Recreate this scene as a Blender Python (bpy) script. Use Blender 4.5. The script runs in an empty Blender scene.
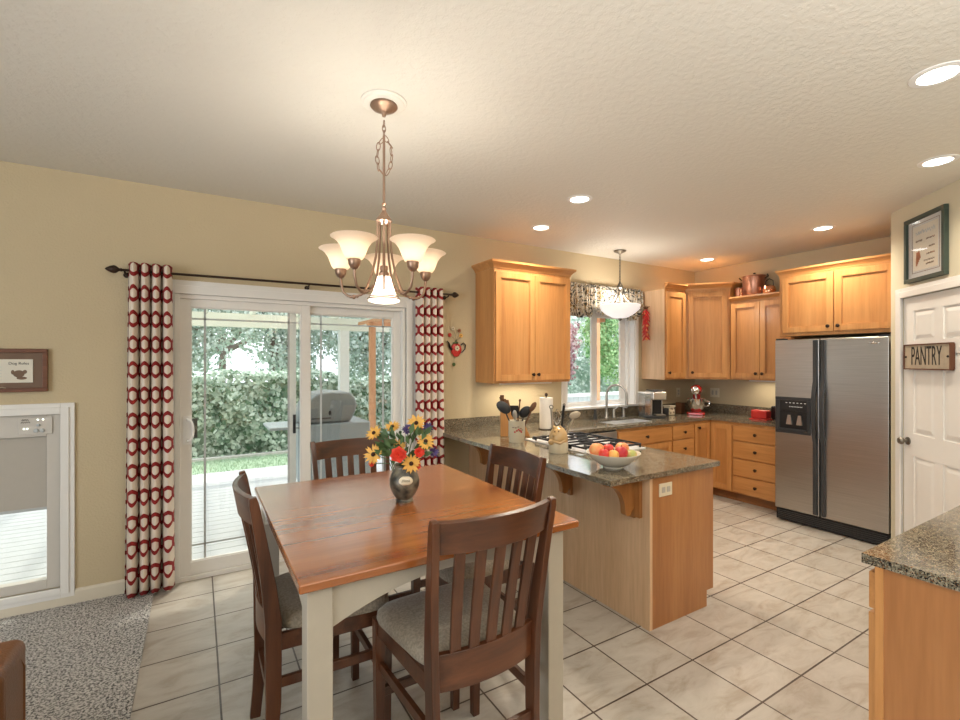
import bpy, bmesh, math, random
from mathutils import Vector, Matrix
random.seed(7)
SC = bpy.context.scene
COL = SC.collection
PI = math.pi
R = math.radians

# ------------------------------------------------------------------ camera
cam_d = bpy.data.cameras.new('camera')
cam = bpy.data.objects.new('camera', cam_d)
COL.objects.link(cam)
cam.location = (0, 0, 1.539)
cam.rotation_euler = (R(90), 0, R(-31.09))
cam_d.sensor_width = 36
cam_d.lens = 36 * 468 / 960
cam_d.shift_y = 2.1 / 960
cam_d.clip_start = 0.02
cam_d.clip_end = 300
SC.camera = cam

# ------------------------------------------------------------------ world, sun, exposure
SC.view_settings.view_transform = 'Standard'
SC.view_settings.look = 'None'
SC.view_settings.exposure = 0.45
SC.view_settings.gamma = 1
SC.view_settings.use_curve_mapping = False
SC.cycles.use_denoising = True
SC.cycles.max_bounces = 10
SC.cycles.transparent_max_bounces = 16
SC.cycles.sample_clamp_indirect = 6
SC.cycles.caustics_reflective = False
SC.cycles.caustics_refractive = False

W = bpy.data.worlds.new('world')
SC.world = W
W.use_nodes = True
bgn = W.node_tree.nodes['Background']
bgn.inputs[0].default_value = (0.88, 0.95, 1.0, 1)
bgn.inputs[1].default_value = 2.0


def light(name, kind, loc, power, color=(1, 1, 1), size=0.1, size_y=None, rot=(0, 0, 0), spot=None, blend=0.6):
    d = bpy.data.lights.new(name, kind)
    d.energy = power
    d.color = color
    if kind == 'AREA':
        d.shape = 'RECTANGLE'
        d.size = size
        d.size_y = size_y or size
    elif kind == 'SUN':
        d.angle = size
    else:
        d.shadow_soft_size = size
    if kind == 'SPOT':
        d.spot_size = spot
        d.spot_blend = blend
    o = bpy.data.objects.new(name, d)
    o.location = loc
    o.rotation_euler = rot
    COL.objects.link(o)
    return o


WARM = (1.0, 0.80, 0.56)
light('sunlight', 'SUN', (3, 8, 10), 2.0, (1, 0.96, 0.9), R(3), rot=(R(-16), R(14), 0))
# added fill lights out of view: one washing the ceiling, one at the left
light('ceiling_fill', 'AREA', (0.9, -1.3, 1.75), 105, (1.0, 0.97, 0.92), 1.6, 1.2, rot=(R(180), 0, 0))
light('side_fill', 'AREA', (-3.98, -0.3, 1.5), 85, (0.90, 0.95, 1.0), 3.4, 1.5, rot=(R(90), 0, R(-90)))

# ------------------------------------------------------------------ materials
def new_mat(name):
    m = bpy.data.materials.new(name)
    m.use_nodes = True
    nt = m.node_tree
    return m, nt, nt.nodes['Principled BSDF']


def N(nt, t, **kw):
    n = nt.nodes.new(t)
    for k, v in kw.items():
        if k.startswith('i_'):
            n.inputs[k[2:].replace('_', ' ')].default_value = v
        else:
            setattr(n, k, v)
    return n


def L(nt, a, b):
    nt.links.new(a, b)


def plain(name, col, rough=0.5, metal=0.0, coat=0.0, emis=None, es=0.0, noise=0.0, nscale=20, bump=0.0, bscale=200, trans=0.0, ior=1.45, spec=0.5):
    m, nt, b = new_mat(name)
    b.inputs['Base Color'].default_value = (*col, 1)
    b.inputs['Roughness'].default_value = rough
    b.inputs['Metallic'].default_value = metal
    b.inputs['Coat Weight'].default_value = coat
    b.inputs['Coat Roughness'].default_value = 0.12
    b.inputs['Specular IOR Level'].default_value = spec
    b.inputs['IOR'].default_value = ior
    b.inputs['Transmission Weight'].default_value = trans
    if emis:
        b.inputs['Emission Color'].default_value = (*emis, 1)
        b.inputs['Emission Strength'].default_value = es
    tc = N(nt, 'ShaderNodeTexCoord')
    n = N(nt, 'ShaderNodeTexNoise', i_Scale=nscale, i_Detail=4.0)
    L(nt, tc.outputs['Object'], n.inputs['Vector'])
    mx = N(nt, 'ShaderNodeMix', data_type='RGBA')
    k = noise if noise else 0.03
    mx.inputs['A'].default_value = (*[max(0, c * (1 - k)) for c in col], 1)
    mx.inputs['B'].default_value = (*[min(1, c * (1 + k)) for c in col], 1)
    L(nt, n.outputs['Fac'], mx.inputs['Factor'])
    L(nt, mx.outputs['Result'], b.inputs['Base Color'])
    if bump:
        n2 = N(nt, 'ShaderNodeTexNoise', i_Scale=bscale, i_Detail=3.0)
        L(nt, tc.outputs['Object'], n2.inputs['Vector'])
        bp = N(nt, 'ShaderNodeBump', i_Strength=bump, i_Distance=0.01)
        L(nt, n2.outputs['Fac'], bp.inputs['Height'])
        L(nt, bp.outputs['Normal'], b.inputs['Normal'])
    return m


def ramp(nt, stops):
    r = N(nt, 'ShaderNodeValToRGB')
    e = r.color_ramp.elements
    e[0].position, e[0].color = stops[0][0], (*stops[0][1], 1)
    e[1].position, e[1].color = stops[-1][0], (*stops[-1][1], 1)
    for p, c in stops[1:-1]:
        x = e.new(p)
        x.color = (*c, 1)
    return r


def wood(name, dark, mid, lite, axis='z', scale=9.0, rough=0.38, coat=0.25, stretch=0.07, planks=0.0):
    m, nt, b = new_mat(name)
    tc = N(nt, 'ShaderNodeTexCoord')
    mp = N(nt, 'ShaderNodeMapping')
    s = [scale] * 3
    s['xyz'.index(axis)] = scale * stretch
    mp.inputs['Scale'].default_value = s
    L(nt, tc.outputs['Object'], mp.inputs['Vector'])
    n = N(nt, 'ShaderNodeTexNoise', i_Scale=1.0, i_Detail=6.0, i_Roughness=0.6, i_Distortion=0.6)
    L(nt, mp.outputs['Vector'], n.inputs['Vector'])
    r = ramp(nt, [(0.28, dark), (0.5, mid), (0.74, lite)])
    L(nt, n.outputs['Fac'], r.inputs['Fac'])
    n2 = N(nt, 'ShaderNodeTexNoise', i_Scale=9.0, i_Detail=4.0)
    L(nt, mp.outputs['Vector'], n2.inputs['Vector'])
    mx = N(nt, 'ShaderNodeMix', data_type='RGBA', blend_type='MULTIPLY')
    mx.inputs['Factor'].default_value = 0.35
    r2 = ramp(nt, [(0.35, (0.72, 0.68, 0.62)), (0.6, (1, 1, 1))])
    L(nt, n2.outputs['Fac'], r2.inputs['Fac'])
    L(nt, r.outputs['Color'], mx.inputs['A'])
    L(nt, r2.outputs['Color'], mx.inputs['B'])
    out = mx.outputs['Result']
    if planks:
        # boards of slightly different tone running along the grain
        mp2 = N(nt, 'ShaderNodeMapping')
        o = 'xyz'.index(axis)
        sc = [0.0, 0.0, 0.0]
        sc[1 - o] = 1.0 / planks
        mp2.inputs['Scale'].default_value = sc
        L(nt, tc.outputs['Object'], mp2.inputs['Vector'])
        fl = N(nt, 'ShaderNodeVectorMath', operation='FLOOR')
        L(nt, mp2.outputs['Vector'], fl.inputs[0])
        wn = N(nt, 'ShaderNodeTexWhiteNoise', noise_dimensions='3D')
        L(nt, fl.outputs['Vector'], wn.inputs['Vector'])
        r3 = ramp(nt, [(0.0, (0.80, 0.76, 0.72)), (1.0, (1.1, 1.1, 1.1))])
        L(nt, wn.outputs['Value'], r3.inputs['Fac'])
        mx3 = N(nt, 'ShaderNodeMix', data_type='RGBA', blend_type='MULTIPLY')
        mx3.inputs['Factor'].default_value = 1.0
        L(nt, out, mx3.inputs['A'])
        L(nt, r3.outputs['Color'], mx3.inputs['B'])
        out = mx3.outputs['Result']
    L(nt, out, b.inputs['Base Color'])
    b.inputs['Roughness'].default_value = rough
    b.inputs['Coat Weight'].default_value = coat
    b.inputs['Coat Roughness'].default_value = 0.2
    return m


M = {}
M['wall'] = plain('wall paint', (0.575, 0.478, 0.315), 0.85, noise=0.03, nscale=3, bump=0.25, bscale=90, spec=0.2)
M['wall_cream'] = plain('cream wall paint', (0.66, 0.60, 0.45), 0.85, noise=0.03, nscale=3, bump=0.2, bscale=90, spec=0.2)
M['trim'] = plain('white trim paint', (0.80, 0.785, 0.75), 0.45, noise=0.02)
M['trimwarm'] = plain('cream trim paint', (0.68, 0.62, 0.50), 0.5, noise=0.02)
M['vinyl'] = plain('white vinyl', (0.82, 0.80, 0.76), 0.4, noise=0.02)
M['tan_plastic'] = plain('tan plastic', (0.46, 0.425, 0.37), 0.5)
M['greige'] = plain('greige plastic frame', (0.60, 0.565, 0.51), 0.5)
M['white'] = plain('white plastic', (0.85, 0.85, 0.84), 0.4)
M['black'] = plain('black plastic', (0.012, 0.012, 0.013), 0.35)
M['darkgrey'] = plain('dark grey plastic', (0.035, 0.037, 0.04), 0.4)
M['ink'] = plain('dark ink', (0.03, 0.025, 0.02), 0.8)
M['medallion'] = plain('ceiling coloured moulding', (0.75, 0.72, 0.655), 0.7)
M['bronze'] = plain('oil rubbed bronze', (0.045, 0.028, 0.02), 0.4, metal=0.7)
M['steel'] = plain('brushed steel', (0.62, 0.60, 0.57), 0.28, metal=1.0, noise=0.04)
M['satin'] = plain('satin dark steel', (0.42, 0.41, 0.39), 0.3, metal=1.0)
M['sink'] = plain('pale sink steel', (0.80, 0.81, 0.82), 0.5, metal=0.6)
M['chrome'] = plain('chrome', (0.8, 0.8, 0.8), 0.12, metal=1.0)
M['iron'] = plain('cast iron', (0.01, 0.01, 0.012), 0.5)
M['copperbrown'] = plain('antique bronze metal', (0.34, 0.225, 0.16), 0.35, metal=0.75)
M['nickel'] = plain('dark pewter', (0.20, 0.18, 0.15), 0.4, metal=0.8)
M['copper'] = plain('old copper', (0.42, 0.20, 0.13), 0.32, metal=0.85, noise=0.25, nscale=30)
M['copper_bright'] = plain('bright copper', (0.75, 0.38, 0.22), 0.2, metal=1.0)
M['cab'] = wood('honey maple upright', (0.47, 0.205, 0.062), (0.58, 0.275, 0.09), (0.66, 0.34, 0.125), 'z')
M['cabpanel_shade'] = wood('shaded maple panel', (0.42, 0.175, 0.052), (0.52, 0.24, 0.078), (0.60, 0.30, 0.11), 'z', scale=6)  # maple darkened to put shade into the recessed door panels
M['cabx'] = wood('honey maple lengthwise', (0.47, 0.205, 0.062), (0.58, 0.275, 0.09), (0.66, 0.34, 0.125), 'x')
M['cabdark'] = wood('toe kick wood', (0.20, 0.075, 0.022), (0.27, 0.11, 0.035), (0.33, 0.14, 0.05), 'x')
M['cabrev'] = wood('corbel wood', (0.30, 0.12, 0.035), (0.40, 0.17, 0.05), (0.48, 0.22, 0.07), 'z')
M['palepanel'] = wood('pale maple panel', (0.60, 0.375, 0.21), (0.68, 0.45, 0.27), (0.74, 0.52, 0.335), 'z', scale=7)
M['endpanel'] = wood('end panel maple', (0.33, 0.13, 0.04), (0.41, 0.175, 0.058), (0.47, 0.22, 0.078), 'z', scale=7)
M['chair'] = wood('dark cherry wood', (0.035, 0.011, 0.005), (0.088, 0.028, 0.011), (0.15, 0.052, 0.02), 'z', scale=16, rough=0.32, coat=0.3)
M['chairx'] = wood('dark cherry wood across', (0.035, 0.011, 0.005), (0.088, 0.028, 0.011), (0.15, 0.052, 0.02), 'x', scale=16, rough=0.32, coat=0.3)
M['tabletop'] = wood('cherry tabletop', (0.27, 0.075, 0.017), (0.44, 0.15, 0.035), (0.57, 0.225, 0.06), 'x', scale=8, rough=0.22, coat=1.0, planks=0.17)
M['tableleg'] = plain('antique cream paint', (0.44, 0.40, 0.33), 0.45, noise=0.05)
M['picframe'] = wood('reddish frame wood', (0.09, 0.028, 0.012), (0.16, 0.055, 0.025), (0.22, 0.08, 0.04), 'x', scale=16)
M['greenframe'] = plain('dark green frame', (0.045, 0.065, 0.05), 0.5, noise=0.2)
M['signwood'] = plain('weathered sign board', (0.42, 0.35, 0.26), 0.8, noise=0.2, nscale=30)
M['signedge'] = plain('sign edge wood', (0.13, 0.05, 0.025), 0.7)
M['paper'] = plain('cream paper', (0.74, 0.70, 0.60), 0.8)
M['papertowel'] = plain('paper towel', (0.82, 0.78, 0.72), 0.9, bump=0.3, bscale=120)
M['mat'] = plain('taupe picture mat', (0.20, 0.13, 0.09), 0.8)
M['matwhite'] = plain('pale picture mat', (0.60, 0.62, 0.62), 0.8)
M['leather'] = plain('brown leather', (0.17, 0.068, 0.024), 0.38, noise=0.3, nscale=8, bump=0.2, bscale=160)
M['ceramic'] = plain('cream ceramic', (0.72, 0.64, 0.48), 0.3, coat=0.4)
M['bowl'] = plain('ivory ceramic', (0.72, 0.69, 0.60), 0.2, coat=0.5)
M['pigbody'] = plain('tan glazed ceramic', (0.58, 0.38, 0.17), 0.3, coat=0.4, noise=0.25, nscale=18)
M['brownpaint'] = plain('brown glaze', (0.12, 0.05, 0.02), 0.5)
M['red'] = plain('glossy red enamel', (0.50, 0.012, 0.015), 0.18, coat=0.6)
M['redmatte'] = plain('red ceramic', (0.55, 0.03, 0.025), 0.35, coat=0.3)
M['orange_cedar'] = wood('cedar post', (0.60, 0.27, 0.13), (0.72, 0.36, 0.19), (0.80, 0.44, 0.26), 'z', scale=9, rough=0.8, coat=0)
M['whitepaint'] = plain('exterior white paint', (0.82, 0.83, 0.78), 0.7)
M['patiobeam'] = plain('exterior cream paint', (0.78, 0.79, 0.68), 0.7)
M['grillcover'] = plain('grey grill', (0.30, 0.32, 0.335), 0.5, metal=0.2, bump=0.2, bscale=15)
M['steelgrill'] = plain('pale grill cabinet', (0.40, 0.45, 0.48), 0.5, metal=0.1)
M['fence'] = plain('grey fence boards', (0.50, 0.53, 0.54), 0.8, noise=0.1, nscale=14)
M['curb'] = plain('concrete edging', (0.62, 0.60, 0.56), 0.9, noise=0.1)
M['bark'] = plain('tree bark', (0.14, 0.11, 0.10), 0.9, noise=0.3, nscale=18, bump=0.5, bscale=40)
M['tile_grout'] = plain('dark taupe', (0.2, 0.18, 0.16), 0.8)  # plain dark taupe, on no object


def m_ceiling():
    m, nt, b = new_mat('textured ceiling')
    b.inputs['Base Color'].default_value = (0.74, 0.715, 0.65, 1)
    b.inputs['Roughness'].default_value = 0.7
    g = N(nt, 'ShaderNodeNewGeometry')
    n = N(nt, 'ShaderNodeTexNoise', i_Scale=34.0, i_Detail=4.0, i_Roughness=0.6)
    L(nt, g.outputs['Position'], n.inputs['Vector'])
    r = ramp(nt, [(0.42, (0, 0, 0)), (0.58, (1, 1, 1))])
    L(nt, n.outputs['Fac'], r.inputs['Fac'])
    bp = N(nt, 'ShaderNodeBump', i_Strength=0.22, i_Distance=0.006)
    L(nt, r.outputs['Color'], bp.inputs['Height'])
    L(nt, bp.outputs['Normal'], b.inputs['Normal'])
    return m


def m_tile():
    m, nt, b = new_mat('ceramic floor tile')
    g = N(nt, 'ShaderNodeNewGeometry')
    mp = N(nt, 'ShaderNodeMapping')
    mp.inputs['Location'].default_value = (-0.0881, -0.1034, 0)
    L(nt, g.outputs['Position'], mp.inputs['Vector'])
    br = N(nt, 'ShaderNodeTexBrick', offset=0.0, squash=1.0)
    br.inputs['Scale'].default_value = 1.0
    br.inputs['Brick Width'].default_value = 0.35
    br.inputs['Row Height'].default_value = 0.35
    br.inputs['Mortar Size'].default_value = 0.0044
    br.inputs['Mortar Smooth'].default_value = 0.1
    br.inputs['Bias'].default_value = 0.0
    br.inputs['Color1'].default_value = (0.46, 0.43, 0.385, 1)
    br.inputs['Color2'].default_value = (0.53, 0.50, 0.455, 1)
    br.inputs['Mortar'].default_value = (0.085, 0.06, 0.045, 1)
    L(nt, mp.outputs['Vector'], br.inputs['Vector'])
    mp2 = N(nt, 'ShaderNodeMapping')
    mp2.inputs['Scale'].default_value = (4, 10, 1)
    mp2.inputs['Rotation'].default_value = (0, 0, 0.5)
    L(nt, g.outputs['Position'], mp2.inputs['Vector'])
    n = N(nt, 'ShaderNodeTexNoise', i_Scale=1.0, i_Detail=7.0, i_Roughness=0.65, i_Distortion=0.8)
    L(nt, mp2.outputs['Vector'], n.inputs['Vector'])
    r = ramp(nt, [(0.3, (0.62, 0.51, 0.40)), (0.5, (0.93, 0.90, 0.86)), (0.7, (1.10, 1.09, 1.07))])
    L(nt, n.outputs['Fac'], r.inputs['Fac'])
    mx = N(nt, 'ShaderNodeMix', data_type='RGBA', blend_type='MULTIPLY')
    mx.inputs['Factor'].default_value = 0.72
    L(nt, br.outputs['Color'], mx.inputs['A'])
    L(nt, r.outputs['Color'], mx.inputs['B'])
    L(nt, mx.outputs['Result'], b.inputs['Base Color'])
    b.inputs['Roughness'].default_value = 0.36
    bp = N(nt, 'ShaderNodeBump', i_Strength=0.5, i_Distance=0.004, invert=True)
    L(nt, br.outputs['Fac'], bp.inputs['Height'])
    L(nt, bp.outputs['Normal'], b.inputs['Normal'])
    return m


def m_carpet():
    m, nt, b = new_mat('speckled grey carpet')
    g = N(nt, 'ShaderNodeNewGeometry')
    n = N(nt, 'ShaderNodeTexNoise', i_Scale=95.0, i_Detail=2.0, i_Roughness=0.8)
    L(nt, g.outputs['Position'], n.inputs['Vector'])
    r = ramp(nt, [(0.36, (0.07, 0.07, 0.072)), (0.46, (0.26, 0.25, 0.24)), (0.56, (0.62, 0.60, 0.58))])
    L(nt, n.outputs['Fac'], r.inputs['Fac'])
    L(nt, r.outputs['Color'], b.inputs['Base Color'])
    b.inputs['Roughness'].default_value = 1.0
    b.inputs['Specular IOR Level'].default_value = 0.1
    bp = N(nt, 'ShaderNodeBump', i_Strength=0.8, i_Distance=0.01)
    L(nt, n.outputs['Fac'], bp.inputs['Height'])
    L(nt, bp.outputs['Normal'], b.inputs['Normal'])
    return m


def m_granite():
    m, nt, b = new_mat('polished granite')
    g = N(nt, 'ShaderNodeNewGeometry')
    v = N(nt, 'ShaderNodeTexVoronoi', i_Scale=290.0)
    L(nt, g.outputs['Position'], v.inputs['Vector'])
    wn = N(nt, 'ShaderNodeSeparateColor')
    L(nt, v.outputs['Color'], wn.inputs[0])
    r = ramp(nt, [(0.0, (0.012, 0.012, 0.012)), (0.20, (0.06, 0.056, 0.046)), (0.30, (0.16, 0.14, 0.10)), (0.58, (0.24, 0.215, 0.16)), (0.74, (0.33, 0.29, 0.22)), (0.9, (0.17, 0.085, 0.04)), (1.0, (0.46, 0.42, 0.35))])
    r.color_ramp.interpolation = 'CONSTANT'
    L(nt, wn.outputs[0], r.inputs['Fac'])
    n = N(nt, 'ShaderNodeTexNoise', i_Scale=26.0, i_Detail=4.0)
    L(nt, g.outputs['Position'], n.inputs['Vector'])
    r2 = ramp(nt, [(0.34, (0.82, 0.82, 0.82)), (0.64, (1.22, 1.20, 1.14))])
    L(nt, n.outputs['Fac'], r2.inputs['Fac'])
    mx = N(nt, 'ShaderNodeMix', data_type='RGBA', blend_type='MULTIPLY')
    mx.inputs['Factor'].default_value = 1.0
    L(nt, r.outputs['Color'], mx.inputs['A'])
    L(nt, r2.outputs['Color'], mx.inputs['B'])
    L(nt, mx.outputs['Result'], b.inputs['Base Color'])
    b.inputs['Roughness'].default_value = 0.09
    b.inputs['Specular IOR Level'].default_value = 0.8
    return m


def m_glass(name='window glass', fac=0.05, tint=(1, 1, 1)):
    m, nt, b = new_mat(name)
    nt.nodes.remove(b)
    t = N(nt, 'ShaderNodeBsdfTransparent')
    t.inputs[0].default_value = (*tint, 1)
    gl = N(nt, 'ShaderNodeBsdfGlossy')
    gl.inputs['Roughness'].default_value = 0.0
    gl.inputs['Color'].default_value = (0.9, 0.95, 1.0, 1)
    mx = N(nt, 'ShaderNodeMixShader')
    mx.inputs[0].default_value = fac
    L(nt, t.outputs[0], mx.inputs[1])
    L(nt, gl.outputs[0], mx.inputs[2])
    L(nt, mx.outputs[0], nt.nodes['Material Output'].inputs['Surface'])
    return m


def m_leaf(name, c1, c2, scale=14.0, transl=0.35):
    m, nt, b = new_mat(name)
    g = N(nt, 'ShaderNodeNewGeometry')
    wn = N(nt, 'ShaderNodeTexWhiteNoise', noise_dimensions='1D')
    L(nt, g.outputs['Random Per Island'], wn.inputs['W'])
    mx = N(nt, 'ShaderNodeMix', data_type='RGBA')
    mx.inputs['A'].default_value = (*c1, 1)
    mx.inputs['B'].default_value = (*c2, 1)
    L(nt, wn.outputs['Value'], mx.inputs['Factor'])
    L(nt, mx.outputs['Result'], b.inputs['Base Color'])
    b.inputs['Roughness'].default_value = 0.38
    tr = N(nt, 'ShaderNodeBsdfTranslucent')
    L(nt, mx.outputs['Result'], tr.inputs['Color'])
    ms = N(nt, 'ShaderNodeMixShader')
    ms.inputs[0].default_value = transl
    L(nt, b.outputs[0], ms.inputs[1])
    L(nt, tr.outputs[0], ms.inputs[2])
    L(nt, ms.outputs[0], nt.nodes['Material Output'].inputs['Surface'])
    return m


def m_grass():
    m, nt, b = new_mat('lawn grass')
    g = N(nt, 'ShaderNodeNewGeometry')
    n = N(nt, 'ShaderNodeTexNoise', i_Scale=30.0, i_Detail=6.0, i_Roughness=0.8)
    L(nt, g.outputs['Position'], n.inputs['Vector'])
    r = ramp(nt, [(0.3, (0.24, 0.38, 0.22)), (0.7, (0.50, 0.62, 0.46))])
    L(nt, n.outputs['Fac'], r.inputs['Fac'])
    L(nt, r.outputs['Color'], b.inputs['Base Color'])
    b.inputs['Roughness'].default_value = 0.9
    return m


def m_curtain():
    """cream cloth with a red printed trellis of tall hexagons; UV = (metres along the cloth, height)"""
    m, nt, b = new_mat('trellis print cloth')
    uv = N(nt, 'ShaderNodeUVMap')
    sc = N(nt, 'ShaderNodeVectorMath', operation='MULTIPLY')
    sc.inputs[1].default_value = (1 / 0.110, 1 / 0.0955, 0)
    L(nt, uv.outputs['UV'], sc.inputs[0])
    rr = (1.0, 1.7320508, 1.0)
    hh = (0.5, 0.8660254, 0.0)

    def cell(src, off):
        v = src
        if off:
            s = N(nt, 'ShaderNodeVectorMath', operation='SUBTRACT')
            L(nt, src, s.inputs[0])
            s.inputs[1].default_value = hh
            v = s.outputs[0]
        md = N(nt, 'ShaderNodeVectorMath', operation='WRAP')
        L(nt, v, md.inputs[0])
        md.inputs[1].default_value = (0.5, 0.8660254, 1)
        md.inputs[2].default_value = (-0.5, -0.8660254, -1)
        ab = N(nt, 'ShaderNodeVectorMath', operation='ABSOLUTE')
        L(nt, md.outputs[0], ab.inputs[0])
        dt = N(nt, 'ShaderNodeVectorMath', operation='DOT_PRODUCT')
        L(nt, ab.outputs[0], dt.inputs[0])
        dt.inputs[1].default_value = (0.5, 0.8660254, 0)
        sx = N(nt, 'ShaderNodeSeparateXYZ')
        L(nt, ab.outputs[0], sx.inputs[0])
        mxm = N(nt, 'ShaderNodeMath', operation='MAXIMUM')
        L(nt, dt.outputs['Value'], mxm.inputs[0])
        L(nt, sx.outputs['X'], mxm.inputs[1])
        return mxm.outputs[0]

    a = cell(sc.outputs[0], False)
    c = cell(sc.outputs[0], True)
    mn = N(nt, 'ShaderNodeMath', operation='MINIMUM')
    L(nt, a, mn.inputs[0])
    L(nt, c, mn.inputs[1])

    def band(src, lo, hi):
        g1 = N(nt, 'ShaderNodeMath', operation='GREATER_THAN')
        L(nt, src, g1.inputs[0])
        g1.inputs[1].default_value = lo
        g2 = N(nt, 'ShaderNodeMath', operation='LESS_THAN')
        L(nt, src, g2.inputs[0])
        g2.inputs[1].default_value = hi
        mu = N(nt, 'ShaderNodeMath', operation='MULTIPLY')
        L(nt, g1.outputs[0], mu.inputs[0])
        L(nt, g2.outputs[0], mu.inputs[1])
        return mu.outputs[0]
    # outline ring just inside every second hexagon, thin line round the others
    b1 = band(a, 0.28, 0.53)
    b2 = band(mn.outputs[0], 0.478, 0.6)
    mx0 = N(nt, 'ShaderNodeMath', operation='MAXIMUM')
    L(nt, b1, mx0.inputs[0])
    L(nt, b2, mx0.inputs[1])
    mx = N(nt, 'ShaderNodeMix', data_type='RGBA')
    mx.inputs['A'].default_value = (0.72, 0.63, 0.53, 1)
    mx.inputs['B'].default_value = (0.26, 0.012, 0.012, 1)
    L(nt, b1, mx.inputs['Factor'])
    L(nt, mx.outputs['Result'], b.inputs['Base Color'])
    b.inputs['Roughness'].default_value = 0.9
    return m


def m_valance():
    m, nt, b = new_mat('leafy valance print')
    tc = N(nt, 'ShaderNodeTexCoord')
    v = N(nt, 'ShaderNodeTexNoise', i_Scale=15.0, i_Detail=3.0, i_Distortion=1.8)
    L(nt, tc.outputs['Object'], v.inputs['Vector'])
    r = ramp(nt, [(0.0, (0.02, 0.02, 0.02)), (0.43, (0.05, 0.05, 0.045)), (0.47, (0.62, 0.58, 0.50)), (0.56, (0.70, 0.66, 0.58)), (0.585, (0.34, 0.18, 0.04)), (0.63, (0.45, 0.34, 0.16)), (0.67, (0.05, 0.05, 0.045))])
    L(nt, v.outputs['Fac'], r.inputs['Fac'])
    L(nt, r.outputs['Color'], b.inputs['Base Color'])
    b.inputs['Roughness'].default_value = 0.9
    return m


def m_fruit(name, c1, c2, scale=6.0):
    m, nt, b = new_mat(name)
    tc = N(nt, 'ShaderNodeTexCoord')
    n = N(nt, 'ShaderNodeTexNoise', i_Scale=scale * 4, i_Detail=3.0)
    L(nt, tc.outputs['Object'], n.inputs['Vector'])
    r = ramp(nt, [(0.38, c1), (0.62, c2)])
    L(nt, n.outputs['Fac'], r.inputs['Fac'])
    L(nt, r.outputs['Color'], b.inputs['Base Color'])
    b.inputs['Roughness'].default_value = 0.35
    return m


def m_steel_door():
    m, nt, b = new_mat('stainless refrigerator door')
    tc = N(nt, 'ShaderNodeTexCoord')
    mp = N(nt, 'ShaderNodeMapping')
    mp.inputs['Scale'].default_value = (3, 3, 400)
    L(nt, tc.outputs['Object'], mp.inputs['Vector'])
    n = N(nt, 'ShaderNodeTexNoise', i_Scale=1.0, i_Detail=2.0)
    L(nt, mp.outputs['Vector'], n.inputs['Vector'])
    r = ramp(nt, [(0.3, (0.40, 0.39, 0.37)), (0.7, (0.50, 0.49, 0.47))])
    L(nt, n.outputs['Fac'], r.inputs['Fac'])
    L(nt, r.outputs['Color'], b.inputs['Base Color'])
    b.inputs['Metallic'].default_value = 1.0
    b.inputs['Roughness'].default_value = 0.33
    return m


def m_shade(name, strength, col):
    m, nt, b = new_mat(name)
    b.inputs['Base Color'].default_value = (0.9, 0.82, 0.72, 1)
    b.inputs['Roughness'].default_value = 0.35
    b.inputs['Emission Color'].default_value = (*col, 1)
    tc = N(nt, 'ShaderNodeTexCoord')
    n = N(nt, 'ShaderNodeTexNoise', i_Scale=24.0)
    L(nt, tc.outputs['Object'], n.inputs['Vector'])
    mr = N(nt, 'ShaderNodeMapRange')
    mr.inputs['To Min'].default_value = strength * 0.93
    mr.inputs['To Max'].default_value = strength * 1.07
    L(nt, n.outputs['Fac'], mr.inputs['Value'])
    L(nt, mr.outputs['Result'], b.inputs['Emission Strength'])
    return m


def m_cloth(name, c1, c2, scale=120):
    m, nt, b = new_mat(name)
    tc = N(nt, 'ShaderNodeTexCoord')
    n = N(nt, 'ShaderNodeTexNoise', i_Scale=scale, i_Detail=3.0)
    L(nt, tc.outputs['Object'], n.inputs['Vector'])
    r = ramp(nt, [(0.35, c1), (0.65, c2)])
    L(nt, n.outputs['Fac'], r.inputs['Fac'])
    L(nt, r.outputs['Color'], b.inputs['Base Color'])
    b.inputs['Roughness'].default_value = 0.95
    b.inputs['Sheen Weight'].default_value = 0.3
    bp = N(nt, 'ShaderNodeBump', i_Strength=0.4, i_Distance=0.003)
    L(nt, n.outputs['Fac'], bp.inputs['Height'])
    L(nt, bp.outputs['Normal'], b.inputs['Normal'])
    return m


M['ceiling'] = m_ceiling()
M['tile'] = m_tile()
M['carpet'] = m_carpet()
M['granite'] = m_granite()
M['glass'] = m_glass()
M['clear'] = m_glass('clear plastic', 0.35, (0.93, 0.95, 0.97))
M['screen'] = m_glass('insect screen', 0.0, (0.86, 0.87, 0.88))
M['grass'] = m_grass()
M['curtain'] = m_curtain()
M['valance'] = m_valance()
M['ivy'] = m_leaf('ivy leaves', (0.05, 0.15, 0.06), (0.80, 0.90, 0.78))
M['treeleaf'] = m_leaf('pale tree leaves', (0.28, 0.40, 0.32), (0.92, 0.96, 0.92))
M['mapleleaf'] = m_leaf('red maple leaves', (0.28, 0.10, 0.12), (0.72, 0.52, 0.54))
M['limeleaf'] = m_leaf('bright green leaves', (0.10, 0.30, 0.09), (0.60, 0.80, 0.45))
M['fridge'] = m_steel_door()
M['shade'] = m_shade('lit alabaster shade', 0.10, (1.0, 0.80, 0.60))
_nt = M['shade'].node_tree
_tr = N(_nt, 'ShaderNodeBsdfTranslucent')
_tr.inputs[0].default_value = (0.97, 0.87, 0.75, 1)
_ms = N(_nt, 'ShaderNodeMixShader')
_ms.inputs[0].default_value = 0.5
L(_nt, _nt.nodes['Principled BSDF'].outputs[0], _ms.inputs[1])
L(_nt, _tr.outputs[0], _ms.inputs[2])
L(_nt, _ms.outputs[0], _nt.nodes['Material Output'].inputs['Surface'])
M['bulbglow'] = m_shade('glowing bulb', 9.0, (1.0, 0.88, 0.72))
M['pendantglass'] = m_shade('white frosted pendant glass', 0.42, (0.98, 0.97, 1.0))
M['canlens'] = m_shade('lit downlight lens', 6.0, (1.0, 0.95, 0.86))
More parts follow.
